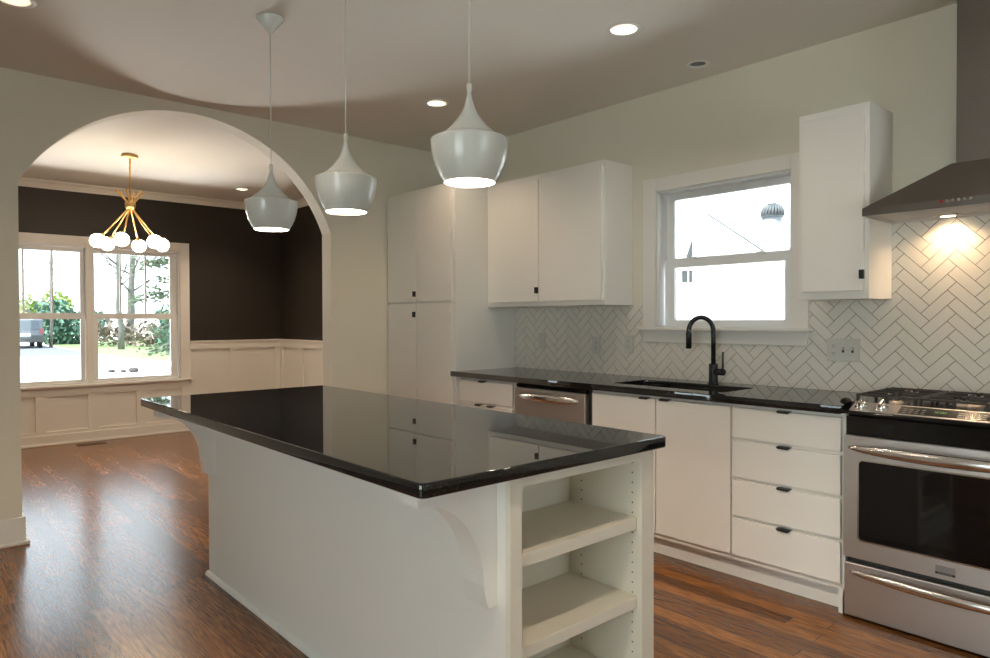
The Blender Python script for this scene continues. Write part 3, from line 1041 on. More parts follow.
# ------------------------------------------------------------------ range
def range_cooker():
    x0, x1 = -1.2095, -0.4475
    xm = (x0 + x1) / 2
    root = thing('range_cooker', 'stainless steel gas range with black oven window under the hood', 'range', (xm, 3.35, 0))
    B(x0 + 0.002, x1 - 0.002, 3.115, 3.62, 0.03, 0.885).build('body', M['enamel'], root)
    for xx in (x0 + 0.05, x1 - 0.05):
        for yy in (3.20, 3.56):
            MB().cyl((xx, yy, 0), (xx, yy, 0.03), 0.018).build('foot', M['black'], root)
    # storage drawer
    dr = B(x0, x1, 3.080, 3.114, 0.012, 0.242, 0.004).build('storage_drawer', M['steel'], root)
    def bar(parent, z, xa, xb, y, bow, r, name):
        pts, rad = [], []
        for k in range(33):
            t = k / 32
            s = math.sin(PI * t)
            pts.append((xa + (xb - xa) * t, y - 0.003 - bow * s ** 0.55, z))
            rad.append(0.005 + (r - 0.005) * s ** 0.5)
        MB().tube(pts, rad, 18, squash=(1.0, 0.6)).build(name, M['chrome'], parent)
    bar(dr, 0.206, x0 + 0.025, x1 - 0.025, 3.080, 0.042, 0.019, 'drawer_handle')
    B(x0 + 0.012, x1 - 0.012, 3.10, 3.116, 0.243, 0.268).build('drawer_gap', M['slit'], root)
    # oven door with its window
    od = MB().plate(rect(x0, x1, 0.268, 0.788), [rrect(x0 + 0.060, x1 - 0.060, 0.347, 0.688, 0.018)], 'y', 3.070, 3.112).build('oven_door', M['steel'], root)
    B(x0 + 0.056, x1 - 0.056, 3.0735, 3.079, 0.343, 0.692).build('oven_window', M['blackglass'], od)
    rim = MB().plate(rrect(x0 + 0.056, x1 - 0.056, 0.343, 0.692, 0.020), [rrect(x0 + 0.0625, x1 - 0.0625, 0.3495, 0.6855, 0.016)], 'y', 3.0675, 3.0712)
    rim.build('window_rim', M['chrome'], od)
    bar(od, 0.738, x0 + 0.020, x1 - 0.020, 3.070, 0.046, 0.0235, 'door_handle')
    bd = MB().use(M['burner'])
    bd.box(xm - 0.034, xm + 0.034, 3.067, 3.0705, 0.288, 0.322, 0.001)
    bd.use(M['black'])
    bd.box(xm - 0.034, xm + 0.034, 3.0655, 3.0675, 0.287, 0.2955, 0.0006)
    bd.use(M['legend'])
    for k in range(9):
        bd.box(xm - 0.024 + k * 0.0055, xm - 0.0208 + k * 0.0055, 3.0650, 3.0658, 0.2895, 0.2930)
    bd.build('badge', None, od)
    # recessed black vent band
    B(x0 + 0.004, x1 - 0.004, 3.088, 3.116, 0.789, 0.868).build('vent_band', M['enamel'], root)
    # sloping control panel
    tilt = [(3.030, 0.884), (3.030, 0.896), (3.108, 0.930), (3.125, 0.930), (3.125, 0.884)]
    MB().prism(tilt, 'x', x0 - 0.004, x1 + 0.004, bev=0.002).build('front_console', M['enamel'], root)
    for sx in (x0, x1):
        s = 1 if sx == x0 else -1
        MB().sphere((sx + s * 0.004, 3.078, 0.9335), 0.021, 20, (0.85, 1.8, 0.72)).build('console_end_cap', M['enamel'], root)
    a = math.atan2(0.034, 0.078)
    mt = Matrix.Translation((xm, 3.030, 0.896)) @ Matrix.Rotation(a, 4, 'X')
    Lp = math.hypot(0.034, 0.078)
    def onpanel(name, xa, xb, v0, v1, h0, h1, m, parent=None, bev=0.0):
        mb = MB().box(xa - xm, xb - xm, v0, v1, h0, h1, bev, mtx=mt)
        return mb.build(name, m, parent or root)
    onpanel('control_plate', x0 + 0.034, x1 - 0.034, 0.006, Lp - 0.002, 0.0, 0.003, M['steel'], None, 0.001)
    dsp = onpanel('display_panel', xm - 0.165, xm + 0.165, 0.014, Lp - 0.012, 0.003, 0.0042, M['display'])
    lg = MB().use(M['lcd'])
    # clock digits 12:00 made of little segments
    def seg7(cx, cv, ch):
        S = {'0': 'abcdef', '1': 'bc', '2': 'abged'}[ch]
        w, hh = 0.007, 0.012
        segs = {'a': (0, hh, w, hh), 'b': (w, hh / 2, w, hh), 'c': (w, 0, w, hh / 2), 'd': (0, 0, w, 0), 'e': (0, 0, 0, hh / 2), 'f': (0, hh / 2, 0, hh), 'g': (0, hh / 2, w, hh / 2)}
        for q in S:
            a0, b0, a1, b1 = segs[q]
            lg.box(cx + a0 - 0.0007, cx + a1 + 0.0007, cv + b0 - 0.0007, cv + b1 + 0.0007, 0.0042, 0.0046, mtx=mt)
    for i, ch in enumerate('1200'):
        seg7(-0.045 + i * 0.011 + (0.003 if i > 1 else 0), 0.040, ch)
    lg.build('clock_digits', None, dsp)
    lg = MB().use(M['legend'])
    l2 = MB().use(M['legend'])
    for k in range(4):
        for r_ in range(3):
            lg.box(-0.150 + k * 0.022, -0.138 + k * 0.022, 0.022 + r_ * 0.014, 0.0255 + r_ * 0.014, 0.0042, 0.0045, mtx=mt)
            l2.box(0.040 + k * 0.026, 0.055 + k * 0.026, 0.022 + r_ * 0.014, 0.028 + r_ * 0.014, 0.0042, 0.0045, mtx=mt)
    lg.build('keypad', None, dsp)
    l2.build('keypad', None, dsp)
    # knobs
    for kx in (x0 + 0.074, x0 + 0.152, x1 - 0.152, x1 - 0.074):
        m2 = mt @ Matrix.Translation((kx - xm, Lp * 0.44, 0.003))
        kb = MB().lathe([(0, 0), (0.026, 0), (0.026, 0.004), (0.020, 0.007), (0.019, 0.020), (0.016, 0.024), (0, 0.024)], (0, 0, 0), 28, m2, sharp=(0,))
        kn = kb.build('knob', M['chrome'], root)
        MB().box(-0.0055, 0.0055, -0.021, 0.021, 0.016, 0.034, 0.002, mtx=m2).build('knob_grip', M['chrome'], kn)
    # cooktop
    ck = MB().use(M['enamel'])
    ck.box(x0 + 0.001, x1 - 0.001, 3.122, 3.615, 0.884, 0.926, 0.004)
    ck.build('cooktop', None, root)
    B(x0 + 0.004, x1 - 0.004, 3.592, 3.636, 0.885, 0.938, 0.004).build('rear_vent_rail', M['enamel'], root)
    for bx, by, br in ((x0 + 0.13, 3.235, 0.045), (x0 + 0.13, 3.475, 0.036), (xm, 3.355, 0.055), (x1 - 0.13, 3.235, 0.05), (x1 - 0.13, 3.475, 0.036)):
        bb = MB().lathe([(0, 0.010), (br * 0.9, 0.010), (br, 0.006), (br * 1.15, 0.0)], (bx, by, 0.926), 28, sharp=(0,)).build('burner', M['burner'], root)
        MB().lathe([(0, 0.018), (br * 0.7, 0.018), (br * 0.78, 0.014), (br * 0.78, 0.010), (0, 0.010)], (bx, by, 0.926), 28, sharp=(0, 3)).build('burner_cap', M['iron'], bb)
    # three cast iron grates
    gw = (x1 - x0 - 0.03) / 3
    for gi in range(3):
        a0 = x0 + 0.015 + gi * gw + 0.002
        a1 = a0 + gw - 0.004
        g = MB()
        zt = 0.960
        y0, y1 = 3.150, 3.575
        for xx in (a0 + 0.008, a1 - 0.008):
            g.box(xx - 0.005, xx + 0.005, y0, y1, zt - 0.009, zt, 0.002)
        for yy in (y0 + 0.007, y1 - 0.007, (y0 + y1) / 2):
            g.box(a0, a1, yy - 0.005, yy + 0.005, zt - 0.009, zt, 0.002)
        for q in (0.25, 0.75):
            yy = y0 + (y1 - y0) * q
            xc = (a0 + a1) / 2
            g.box(a0 + 0.01, xc - 0.028, yy - 0.005, yy + 0.005, zt - 0.011, zt + 0.003, 0.002)
            g.box(xc + 0.028, a1 - 0.01, yy - 0.005, yy + 0.005, zt - 0.011, zt + 0.003, 0.002)
            g.box(xc - 0.005, xc + 0.005, yy - 0.09, yy - 0.028, zt - 0.011, zt + 0.003, 0.002)
            g.box(xc - 0.005, xc + 0.005, yy + 0.028, yy + 0.09, zt - 0.011, zt + 0.003, 0.002)
        for xx in (a0 + 0.008, a1 - 0.008):
            for yy in (y0 + 0.007, (y0 + y1) / 2, y1 - 0.007):
                g.box(xx - 0.006, xx + 0.006, yy - 0.006, yy + 0.006, 0.926, zt - 0.003, 0.002)
        g.box(a0 + gw * 0.48, a0 + gw * 0.48 + 0.012, y0, y0 + 0.012, 0.926, zt - 0.003, 0.002)
        g.build('grate', M['iron'], root)
range_cooker()

# ------------------------------------------------------------------ hood
def hood():
    x0, x1 = -1.212, -0.298
    xm = (x0 + x1) / 2
    yf = 3.263
    zb, zl = 1.742, 1.776
    root = thing('range_hood', 'stainless steel chimney hood on the tiled wall above the range', 'hood', (xm, YW, zb))
    yb = YW - 0.010
    # canopy shell
    cw = 0.150
    cy = 3.395
    zt = 1.944
    b = bmesh.new()
    r0 = [b.verts.new(p) for p in ((x0, yf, zb), (x1, yf, zb), (x1, yb, zb), (x0, yb, zb))]
    r1 = [b.verts.new(p) for p in ((x0, yf, zl), (x1, yf, zl), (x1, yb, zl), (x0, yb, zl))]
    r2 = [b.verts.new(p) for p in ((xm - cw, cy, zt), (xm + cw, cy, zt), (xm + cw, yb, zt), (xm - cw, yb, zt))]
    for A, Bq in ((r0, r1), (r1, r2)):
        for i in range(4):
            b.faces.new((A[i], A[(i + 1) % 4], Bq[(i + 1) % 4], Bq[i]))
    # underside, recessed by a rim
    e = 0.014
    u0 = [[v.co.copy() for v in r0]]
    u0.append([(x0 + e, yf + e, zb), (x1 - e, yf + e, zb), (x1 - e, yb - e, zb), (x0 + e, yb - e, zb)])
    u0.append([(p[0], p[1], zb + 0.012) for p in u0[1]])
    b.faces.new(list(reversed(r2)))
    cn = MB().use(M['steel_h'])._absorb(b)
    b = bmesh.new()
    r0, i0, i1 = [[b.verts.new(v) for v in q] for q in u0]
    for A, Bq in ((r0, i0), (i0, i1)):
        for i in range(4):
            b.faces.new((A[i], Bq[i], Bq[(i + 1) % 4], A[(i + 1) % 4]))
    b.faces.new(i1)
    cn.use(M['steel_lit'])._absorb(b).build('canopy', None, root)
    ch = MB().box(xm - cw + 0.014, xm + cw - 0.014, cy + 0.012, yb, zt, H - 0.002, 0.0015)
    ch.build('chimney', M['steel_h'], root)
    for fx0, fx1 in ((x0 + 0.12, xm - 0.012), (xm + 0.012, x1 - 0.12)):
        f = MB().box(fx0, fx1, yf + 0.075, yb - 0.125, zb + 0.006, zb + 0.0115, 0.001)
        for k in range(9):
            yy = yf + 0.085 + k * (yb - 0.125 - yf - 0.095) / 8.6
            f.box(fx0 + 0.02, fx1 - 0.02, yy, yy + 0.007, zb + 0.003, zb + 0.0065)
        f.build('grease_filter', M['steel_lit'], root)
    for lx in (-0.965, xm * 2 + 0.965):
        lp = MB().lathe([(0.040, 0.012), (0.040, 0.004), (0.033, 0.002), (0.031, 0.006), (0.0, 0.006)], (lx, yb - 0.062, zb), 28, sharp=(0, 1)).build('hood_lamp', M['chrome'], root)
        MB().lathe([(0, 0.0035), (0.030, 0.0035)], (lx, yb - 0.062, zb), 28).build('lamp_lens', M['halo'], lp)
        light('hood_halogen', 'SPOT', (lx, yb - 0.062, zb - 0.001), 9, (1.0, 0.68, 0.40), target=(lx, yb - 0.03, 0.9), spot_size=R(150), spot_blend=0.8, shadow_soft_size=0.022)
    for k in range(6):
        m = M['red'] if k == 0 else M['chrome']
        MB().cyl((-0.905 + k * 0.021, yf + 0.001, 1.768), (-0.905 + k * 0.021, yf - 0.004, 1.768), 0.0062, seg=14).build('indicator_lamp' if k == 0 else 'button', m, root)
hood()

# ------------------------------------------------------------------ outlets
def outlet(x, z, label, kind='outlet', w=0.070):
    root = thing('wall_outlet' if kind == 'outlet' else 'wall_switch', label, 'outlet' if kind == 'outlet' else 'switch', (x, YW - 0.009, z))
    y = YW - 0.009
    pl = B(x - w / 2, x + w / 2, y - 0.006, y, z - 0.0575, z + 0.0575, 0.002).build('cover_plate', M['plate'], root)
    if kind == 'outlet':
        for dz in (-0.020, 0.020):
            rc = MB().use(M['plate'])
            rc.prism([(x + 0.0165 * math.cos(t * PI / 8), z + dz + 0.014 * math.sin(t * PI / 8)) for t in range(16)], 'y', y - 0.0075, y - 0.005)
            rc.use(M['slot'])
            for dx in (-0.006, 0.006):
                rc.box(x + dx - 0.0011, x + dx + 0.0011, y - 0.0079, y - 0.0070, z + dz - 0.001, z + dz + 0.007)
            rc.cyl((x, y - 0.0079, z + dz - 0.007), (x, y - 0.007, z + dz - 0.007), 0.0024, seg=10)
            rc.build('receptacle', None, root)
    else:
        tg = MB().use(M['plate'])
        tg.box(x - 0.005, x + 0.005, y - 0.0125, y - 0.005, z - 0.004, z + 0.010, 0.002)
        tg.build('toggle', None, root)
    return root
outlet(-3.584, 1.124, 'white light switch on herringbone tile, nearest the pantry', 'switch')
outlet(-3.061, 1.108, 'white double outlet on herringbone tile under the double wall cabinet')
outlet(-2.785, 1.122, 'white outlet plate on herringbone tile just left of the window sill')
root = thing('switch_plate', 'wide white plate with one outlet and two toggle switches', 'switch', (-1.438, YW - 0.009, 1.126))
y = YW - 0.009
B(-1.519, -1.357, y - 0.006, y, 1.068, 1.184, 0.002).build('cover_plate', M['plate'], root)
for dz in (-0.020, 0.020):
    rc = MB().use(M['plate'])
    xx = -1.484
    rc.prism([(xx + 0.0165 * math.cos(t * PI / 8), 1.126 + dz + 0.014 * math.sin(t * PI / 8)) for t in range(16)], 'y', y - 0.0075, y - 0.005)
    rc.use(M['slot'])
    for dx in (-0.006, 0.006):
        rc.box(xx + dx - 0.0013, xx + dx + 0.0013, y - 0.0079, y - 0.007, 1.126 + dz - 0.001, 1.126 + dz + 0.007)
    rc.cyl((xx, y - 0.0079, 1.119 + dz), (xx, y - 0.007, 1.119 + dz), 0.0026, seg=10)
    rc.build('receptacle', None, root)
for xx in (-1.438, -1.392):
    tg = MB().use(M['slot'])
    tg.box(xx - 0.006, xx + 0.006, y - 0.0064, y - 0.005, 1.113, 1.139)
    tg.use(M['plate'])
    tg.box(xx - 0.0045, xx + 0.0045, y - 0.018, y - 0.005, 1.126, 1.137, 0.002)
    tg.build('toggle', None, root)

# ------------------------------------------------------------------ pendants
def pendant(x, y, label):
    root = thing('pendant_lamp', label, 'pendant lamp', (x, y, H), 'white pendants over the island')
    MB().lathe([(0, H - 0.001), (0.063, H - 0.001), (0.063, H - 0.005), (0.008, H - 0.072), (0.004, H - 0.078), (0, H - 0.078)], (x, y, 0), 36, sharp=(0, 1)).build('ceiling_canopy', M['pend'], root)
    MB().cyl((x, y, H - 0.07), (x, y, 2.005), 0.0026, seg=10).build('cord', M['cord'], root)
    MB().lathe([(0, 2.026), (0.006, 2.026), (0.0085, 2.021), (0.0085, 1.998), (0, 1.998)], (x, y, 0), 24, sharp=(0,)).build('cord_grip', M['cord'], root)
    outer = [(0.0060, 2.000), (0.0070, 1.991), (0.0112, 1.970), (0.0182, 1.9475), (0.0268, 1.930), (0.0335, 1.920), (0.0418, 1.909), (0.0540, 1.893), (0.0720, 1.876), (0.0835, 1.8665), (0.0980, 1.858), (0.1100, 1.852), (0.1160, 1.850)]
    bowl = [(0.1160, 1.8505), (0.1180, 1.848), (0.1178, 1.842), (0.1165, 1.831), (0.1155, 1.820), (0.1138, 1.806), (0.1108, 1.792), (0.1030, 1.765), (0.0910, 1.738), (0.0775, 1.7175), (0.0765, 1.7160)]
    inn = [(0.0765, 1.7160), (0.0755, 1.7172), (0.0890, 1.738), (0.1010, 1.765), (0.1088, 1.792), (0.1118, 1.806), (0.1137, 1.820), (0.1145, 1.831), (0.1155, 1.842), (0.1130, 1.847), (0.093, 1.8555), (0.06, 1.8775), (0.03, 1.914), (0, 1.92)]
    outer, bowl, inn = [[(r * 1.03, z) for r, z in q] for q in (outer, bowl, inn)]
    top = MB().lathe(outer + [(0.116, 1.848), (0.095, 1.856), (0.06, 1.878), (0.03, 1.915), (0.005, 1.97)], (x, y, 0), 48)
    sh = top.build('upper_shade', M['pend'], root)
    lo = MB().lathe(bowl, (x, y, 0), 48)
    lo.build('lower_shade', M['pend'], root)
    MB().lathe(inn, (x, y, 0), 48).build('inner_liner', M['pendin'], root)
    MB().lathe([(0, 1.915), (0.018, 1.912), (0.018, 1.865), (0.014, 1.860), (0, 1.86)], (x, y, 0), 20).build('socket', M['can'], root)
    MB().lathe([(0.013, 1.862), (0.016, 1.850), (0.028, 1.825), (0.032, 1.805), (0.028, 1.785), (0.016, 1.774), (0, 1.771)], (x, y, 0), 24).build('bulb', M['bulb'], root)
    light('pendant_bulb', 'POINT', (x, y, 1.765), 35, (1.0, 0.87, 0.72), shadow_soft_size=0.03)
    return root
pendant(-3.152, 1.374, 'white glossy pendant at the far end of the island, before the arch')
pendant(-2.443, 1.374, 'middle white glossy pendant of the row over the island')
pendant(-1.670, 1.374, 'nearest and largest-looking white glossy pendant over the island')

# ------------------------------------------------------------------ recessed lights
def downlight(x, y, label, power, color=WARM, cone=116, lit=True, r=0.062):
    root = thing('recessed_light', label, 'ceiling light', (x, y, H), 'recessed ceiling lights')
    MB().lathe([(r, H + 0.004), (r - 0.001, H - 0.001), (r + 0.004, H - 0.005), (r + 0.020, H - 0.004), (r + 0.022, H - 0.001), (r + 0.01, H + 0.0)], (x, y, 0), 40).build('trim_ring', M['can'], root)
    MB().lathe([(r - 0.001, H + 0.003), (r - 0.006, H + 0.03), (r - 0.012, H + 0.075), (0, H + 0.076)], (x, y, 0), 40).build('baffle', M['can'], root)
    if lit:
        MB().lathe([(0, H + 0.048), (0.020, H + 0.050), (0.036, H + 0.058), (0.046, H + 0.072)], (x, y, 0), 32).build('lamp_lens', M['lens'], root)
        light('recessed_bulb', 'SPOT', (x, y, H + 0.030), power, color, target=(x, y, 0), spot_size=R(cone), spot_blend=0.7, shadow_soft_size=0.035)
    return root
KL = ['lit recessed downlight in the kitchen ceiling, out in front of the sink window',
      'lit recessed downlight in the kitchen ceiling, in front of the tall pantry',
      'lit recessed downlight at the top left corner of the photo',
      'recessed downlight in the kitchen ceiling in front of the range',
      'recessed downlight in the kitchen ceiling behind the near pendant',
      'recessed downlight in the kitchen ceiling above the camera',
      'recessed downlight right of the camera near the range aisle',
      'recessed downlight right of and behind the camera',
      'recessed downlight by the glazed door behind the camera']
KP = [18, 23, 14, 13, 38, 62, 26, 22, 20]
KS = [140, 124, 116, 136, 116, 116, 116, 116, 116]
KC = [(1, 0.90, 0.78)] + [WARM] * 2 + [(1, 0.86, 0.70)] + [(1, 0.84, 0.66)] * 2 + [(1, 0.80, 0.56)] * 3
for (x, y_), lb, pw, kc, ks in zip(CANS['k'], KL, KP, KC, KS):
    downlight(x, y_, lb, pw, kc, ks)
DLb = ['lit recessed downlight in the dining room ceiling, near its right corner',
       'recessed downlight in the dining ceiling close to the arch, right side',
       'recessed downlight in the dining ceiling near the window, left side',
       'recessed downlight in the dining ceiling close to the arch, left side']
for (x, y_), lb in zip(CANS['d'], DLb):
    downlight(x, y_, lb, 52)
sx_, sy_ = CANS['s'][0]
root = thing('ceiling_speaker', 'small round grey unlit ceiling fitting above the sink window', 'ceiling fitting', (sx_, sy_, H))
MB().lathe([(0.044, H + 0.004), (0.044, H - 0.003), (0.050, H - 0.005), (0.062, H - 0.003), (0.064, H - 0.0005)], (sx_, sy_, 0), 36).build('trim_ring', M['can'], root)
MB().lathe([(0.0445, H + 0.002), (0.04, H + 0.02), (0, H + 0.022)], (sx_, sy_, 0), 32).build('grille', M['speaker'], root)

# ------------------------------------------------------------------ chandelier
def chandelier():
    cx, cy, hz = -6.547, 1.587, 2.272
    root = thing('globe_chandelier', 'brass six-globe sputnik chandelier hanging in the dining room', 'chandelier', (cx, cy, H))
    MB().lathe([(0, H - 0.001), (0.066, H - 0.001), (0.066, H - 0.022), (0.060, H - 0.026), (0, H - 0.026)], (cx, cy, 0), 36, sharp=(0, 3)).build('ceiling_canopy', M['brass'], root)
    MB().cyl((cx, cy, H - 0.024), (cx, cy, hz + 0.02), 0.0075, seg=14).build('stem', M['brass'], root)
    MB().lathe([(0, 0.045), (0.028, 0.045), (0.036, 0.035), (0.042, 0.03), (0.042, -0.008), (0.036, -0.014), (0.030, -0.03), (0, -0.03)], (cx, cy, hz), 28, sharp=(0, 6)).build('hub', M['brass'], root)
    for k in range(6):
        th = R(15 + 60 * k)
        d = Vector((0.236, 0.972, 0)) * math.cos(th) + Vector((-0.972, 0.236, 0)) * math.sin(th)
        end = Vector((cx, cy, hz)) + d * 0.256 + Vector((0, 0, -0.315))
        stub = Vector((cx, cy, hz)) - d * 0.105 + Vector((0, 0, 0.125))
        v = (end - stub).normalized()
        arm = MB().cyl(stub, end - v * 0.05, 0.0068, seg=12)
        arm.cyl(stub - v * 0.004, stub + v * 0.012, 0.010, seg=12)
        a = arm.build('arm', M['brass'], root)
        MB().cyl(end - v * 0.078, end - v * 0.046, 0.012, 0.024, seg=16).build('globe_cup', M['brass'], a)
        MB().sphere(end, 0.058, 24).build('globe', M['globe'], a)
chandelier()

# ------------------------------------------------------------------ floor register
root = thing('floor_register', 'dark bronze floor register below the dining windows', 'floor vent', (-8.12, 1.58, 0))
B(-8.17, -8.07, 1.45, 1.71, 0.0, 0.005, 0.0015).build('frame', M['bronze'], root)
mb = MB()
for k in range(16):
    yy = 1.465 + k * 0.0145
    mb.box(-8.155, -8.085, yy, yy + 0.009, 0.004, 0.0075, 0.001)
mb.build('grille', M['bronze'], root)

# ------------------------------------------------------------------ outdoors, street side
G = -0.30
o = B(-140, 60, -70, 90, G - 0.2, G).build('ground_drive', M['drive'])
struct(o)
o = B(-52, -36, -40, 7.3, G, G + 0.012).build('ground_street', M['asphalt'])
struct(o)
mb = MB()
mb.prism([(-34, 7.6), (-27.5, 8.1), (-28.5, 26), (-60, 40), (-62, 8.6), (-50, 7.6)], 'z', G, G + 0.03)
o = mb.build('ground_lawn', M['lawn'])
struct(o)

def leaf_cloud(mb, blobs, n, size, seed):
    rnd = random.Random(seed)
    for c, rx, ry, rz in blobs:
        for _ in range(int(n * rx * ry * rz / (blobs[0][1] * blobs[0][2] * blobs[0][3])) + 20):
            u = rnd.uniform(-1, 1)
            t = rnd.uniform(0, 2 * PI)
            rr_ = (rnd.random() ** 0.45)
            s = math.sqrt(1 - u * u)
            p = Vector((c[0] + rx * rr_ * s * math.cos(t), c[1] + ry * rr_ * s * math.sin(t), c[2] + rz * rr_ * u))
            a = Vector((rnd.uniform(-1, 1), rnd.uniform(-1, 1), rnd.uniform(-1, 1))).normalized()
            b = a.cross(Vector((rnd.uniform(-1, 1), rnd.uniform(-1, 1), rnd.uniform(-1, 1)))).normalized()
            k = size * rnd.uniform(0.6, 1.4)
            mb.face([p - a * k, p + b * k * 0.5, p + a * k, p - b * k * 0.5])

def bush(name, label, blobs, n, size, m, seed, cat='bush'):
    c = blobs[0][0]
    root = thing(name, label, cat, (c[0], c[1], G), 'plants outside the dining windows')
    mb = MB().use(m)
    leaf_cloud(mb, blobs, n, size, seed)
    mb.build('foliage', None, root)
    st = MB()
    for k in range(5):
        a = 2 * PI * k / 5
        st.cyl((c[0] + 0.1 * math.cos(a), c[1] + 0.1 * math.sin(a), G - 0.02), (c[0] + blobs[0][1] * 0.4 * math.cos(a), c[1] + blobs[0][2] * 0.4 * math.sin(a), c[2]), 0.04, 0.02, seg=8)
    st.build('stems', M['bark'], root)
    return root
bush('shrub', 'rounded blue-green shrub behind the parked car', [((-52.5, 8.9, 0.55), 1.6, 1.75, 1.2), ((-51.5, 10.0, 0.9), 1.2, 1.2, 1.2), ((-53, 8.2, 1.6), 1.2, 1.3, 1.1)], 900, 0.20, M['leafA'], 1)
bush('shrub', 'yellow-green bush between the parked car and the shrub', [((-60, 8.6, 0.9), 1.5, 1.8, 1.5), ((-60, 7.4, 2.0), 1.4, 1.5, 1.3), ((-61, 9.6, 2.4), 1.2, 1.2, 1.2)], 700, 0.22, M['leafB'], 2)
bush('hedge_bush', 'low brown and green undergrowth behind the tree trunks', [((-44, 12.2, 0.4), 1.8, 2.2, 0.9), ((-46, 10.2, 0.5), 1.3, 1.5, 0.9)], 600, 0.17, M['leafD'], 3)
bush('shrub', 'leafy pale-green shrub under the conifer at right', [((-33, 9.9, 0.45), 1.0, 0.9, 0.9), ((-33, 9.6, 1.3), 0.8, 0.8, 0.8)], 420, 0.13, M['leafA'], 4)

def trunk(mb, base, top, r0, r1, n=8, wob=0.06, seed=0):
    rnd = random.Random(seed)
    base, top = Vector(base), Vector(top)
    pts = [base.lerp(top, i / n) + Vector((rnd.uniform(-wob, wob), rnd.uniform(-wob, wob), 0)) * (0 if i == 0 else 1) for i in range(n + 1)]
    mb.tube(pts, [r0 + (r1 - r0) * i / n for i in range(n + 1)], 10)
    return pts

def conifer(x, y, h, reach, label, seed, lo=0.9):
    root = thing('conifer_tree', label, 'tree', (x, y, G), 'trees outside the dining windows')
    rnd = random.Random(seed)
    t = MB()
    trunk(t, (x, y, G - 0.05), (x, y, G + h), 0.16, 0.03, seed=seed)
    fol = MB().use(M['leafC'])
    z = lo
    while z < h * 0.96:
        L = reach * (1 - z / h) ** 0.7
        for k in range(6):
            a = rnd.uniform(0, 2 * PI)
            d = Vector((math.cos(a), math.sin(a), 0))
            p0 = Vector((x, y, G + z))
            L2 = L * rnd.uniform(0.7, 1.1)
            p1 = p0 + d * L2 + Vector((0, 0, -0.22 * L2))
            t.cyl(p0, p1, 0.022, 0.006, seg=6)
            m_ = int(46 * L2)
            for _ in range(m_):
                q = rnd.uniform(0.22, 1.0)
                c = p0.lerp(p1, q) + Vector((rnd.gauss(0, 0.13), rnd.gauss(0, 0.13), rnd.gauss(-0.06, 0.09)))
                s = 0.085 * rnd.uniform(0.6, 1.4)
                u = (d + Vector((rnd.uniform(-.8, .8), rnd.uniform(-.8, .8), rnd.uniform(-.6, .2)))).normalized()
                w = u.cross(Vector((rnd.uniform(-1, 1), rnd.uniform(-1, 1), rnd.uniform(-1, 1)))).normalized()
                fol.face([c - u * s, c + w * s * 0.45, c + u * s, c - w * s * 0.45])
        z += rnd.uniform(0.42, 0.62)
    t.build('trunk', M['bark'], root)
    fol.build('needles', None, root)
conifer(-23.4, 7.0, 8.5, 1.75, 'dark conifer with drooping boughs seen through the right dining window', 11)
conifer(-40.0, 14.0, 12, 2.6, 'second conifer farther back behind the near conifer', 12, 1.5)

def bare_tree(x, y, h, label, seed, leaves=0, r=0.12):
    root = thing('bare_tree', label, 'tree', (x, y, G), 'trees outside the dining windows')
    rnd = random.Random(seed)
    t = MB()
    pts = trunk(t, (x, y, G - 0.05), (x + rnd.uniform(-.3, .3), y + rnd.uniform(-.3, .3), G + h), r, r * 0.25, seed=seed, wob=0.08)
    f = MB().use(M['leafD'])
    def twig(p, d, L, rr_, depth):
        q = p + d * L
        t.cyl(p, q, rr_, rr_ * 0.5, seg=6)
        if leaves and depth == 0:
            for _ in range(leaves):
                c = q + Vector((rnd.gauss(0, .25), rnd.gauss(0, .25), rnd.gauss(0, .25)))
                s = 0.07
                a = Vector((rnd.uniform(-1, 1), rnd.uniform(-1, 1), rnd.uniform(-1, 1))).normalized()
                b = a.cross(Vector((0.3, 0.5, 0.8))).normalized()
                f.face([c - a * s, c + b * s * .6, c + a * s, c - b * s * .6])
        if depth > 0:
            for _ in range(3):
                twig(p.lerp(q, rnd.uniform(.5, 1)), (d + Vector((rnd.uniform(-.7, .7), rnd.uniform(-.7, .7), rnd.uniform(-.2, .6)))).normalized(), L * 0.6, rr_ * 0.5, depth - 1)
    for i in range(3, len(pts)):
        for _ in range(2):
            a = rnd.uniform(0, 2 * PI)
            twig(pts[i], Vector((math.cos(a), math.sin(a), rnd.uniform(.4, 1.2))).normalized(), h * 0.17, r * 0.28, 2)
    t.build('trunk', M['bark'], root)
    if leaves:
        f.build('foliage', None, root)
    else:
        f.bm.free()
bare_tree(-47.5, 7.2, 6.6, 'thin nearly bare tree behind the left dining window', 21, 5, 0.10)
bare_tree(-40.5, 9.3, 9, 'grey tree trunk standing on the lawn outside the right dining window', 22, 0, 0.17)
bare_tree(-48.2, 11.6, 9, 'thicker mottled trunk farther back on the lawn', 23, 3, 0.28)

# a few stones by the drive edge
for i, (x, y_, s) in enumerate(((-23.4, 5.10, 0.10), (-23.2, 5.38, 0.09), (-23.0, 5.62, 0.15))):
    b = bmesh.new()
    bmesh.ops.create_icosphere(b, subdivisions=2, radius=s)
    rnd = random.Random(i)
    for v in b.verts:
        v.co = Vector((v.co.x * 1.3, v.co.y, v.co.z * 0.6)) * rnd.uniform(0.85, 1.12) + Vector((x, y_, G + s * 0.4))
    so = MB().use(M['rock'])._absorb(b, True).build('field_stone', base=(x, y_, G))
    tag(so, ['small dark stone on the pale drive, left of three', 'small dark stone on the pale drive, middle of three', 'largest flat stone on the pale drive, right of three'][i], 'stone', 'stones on the drive')

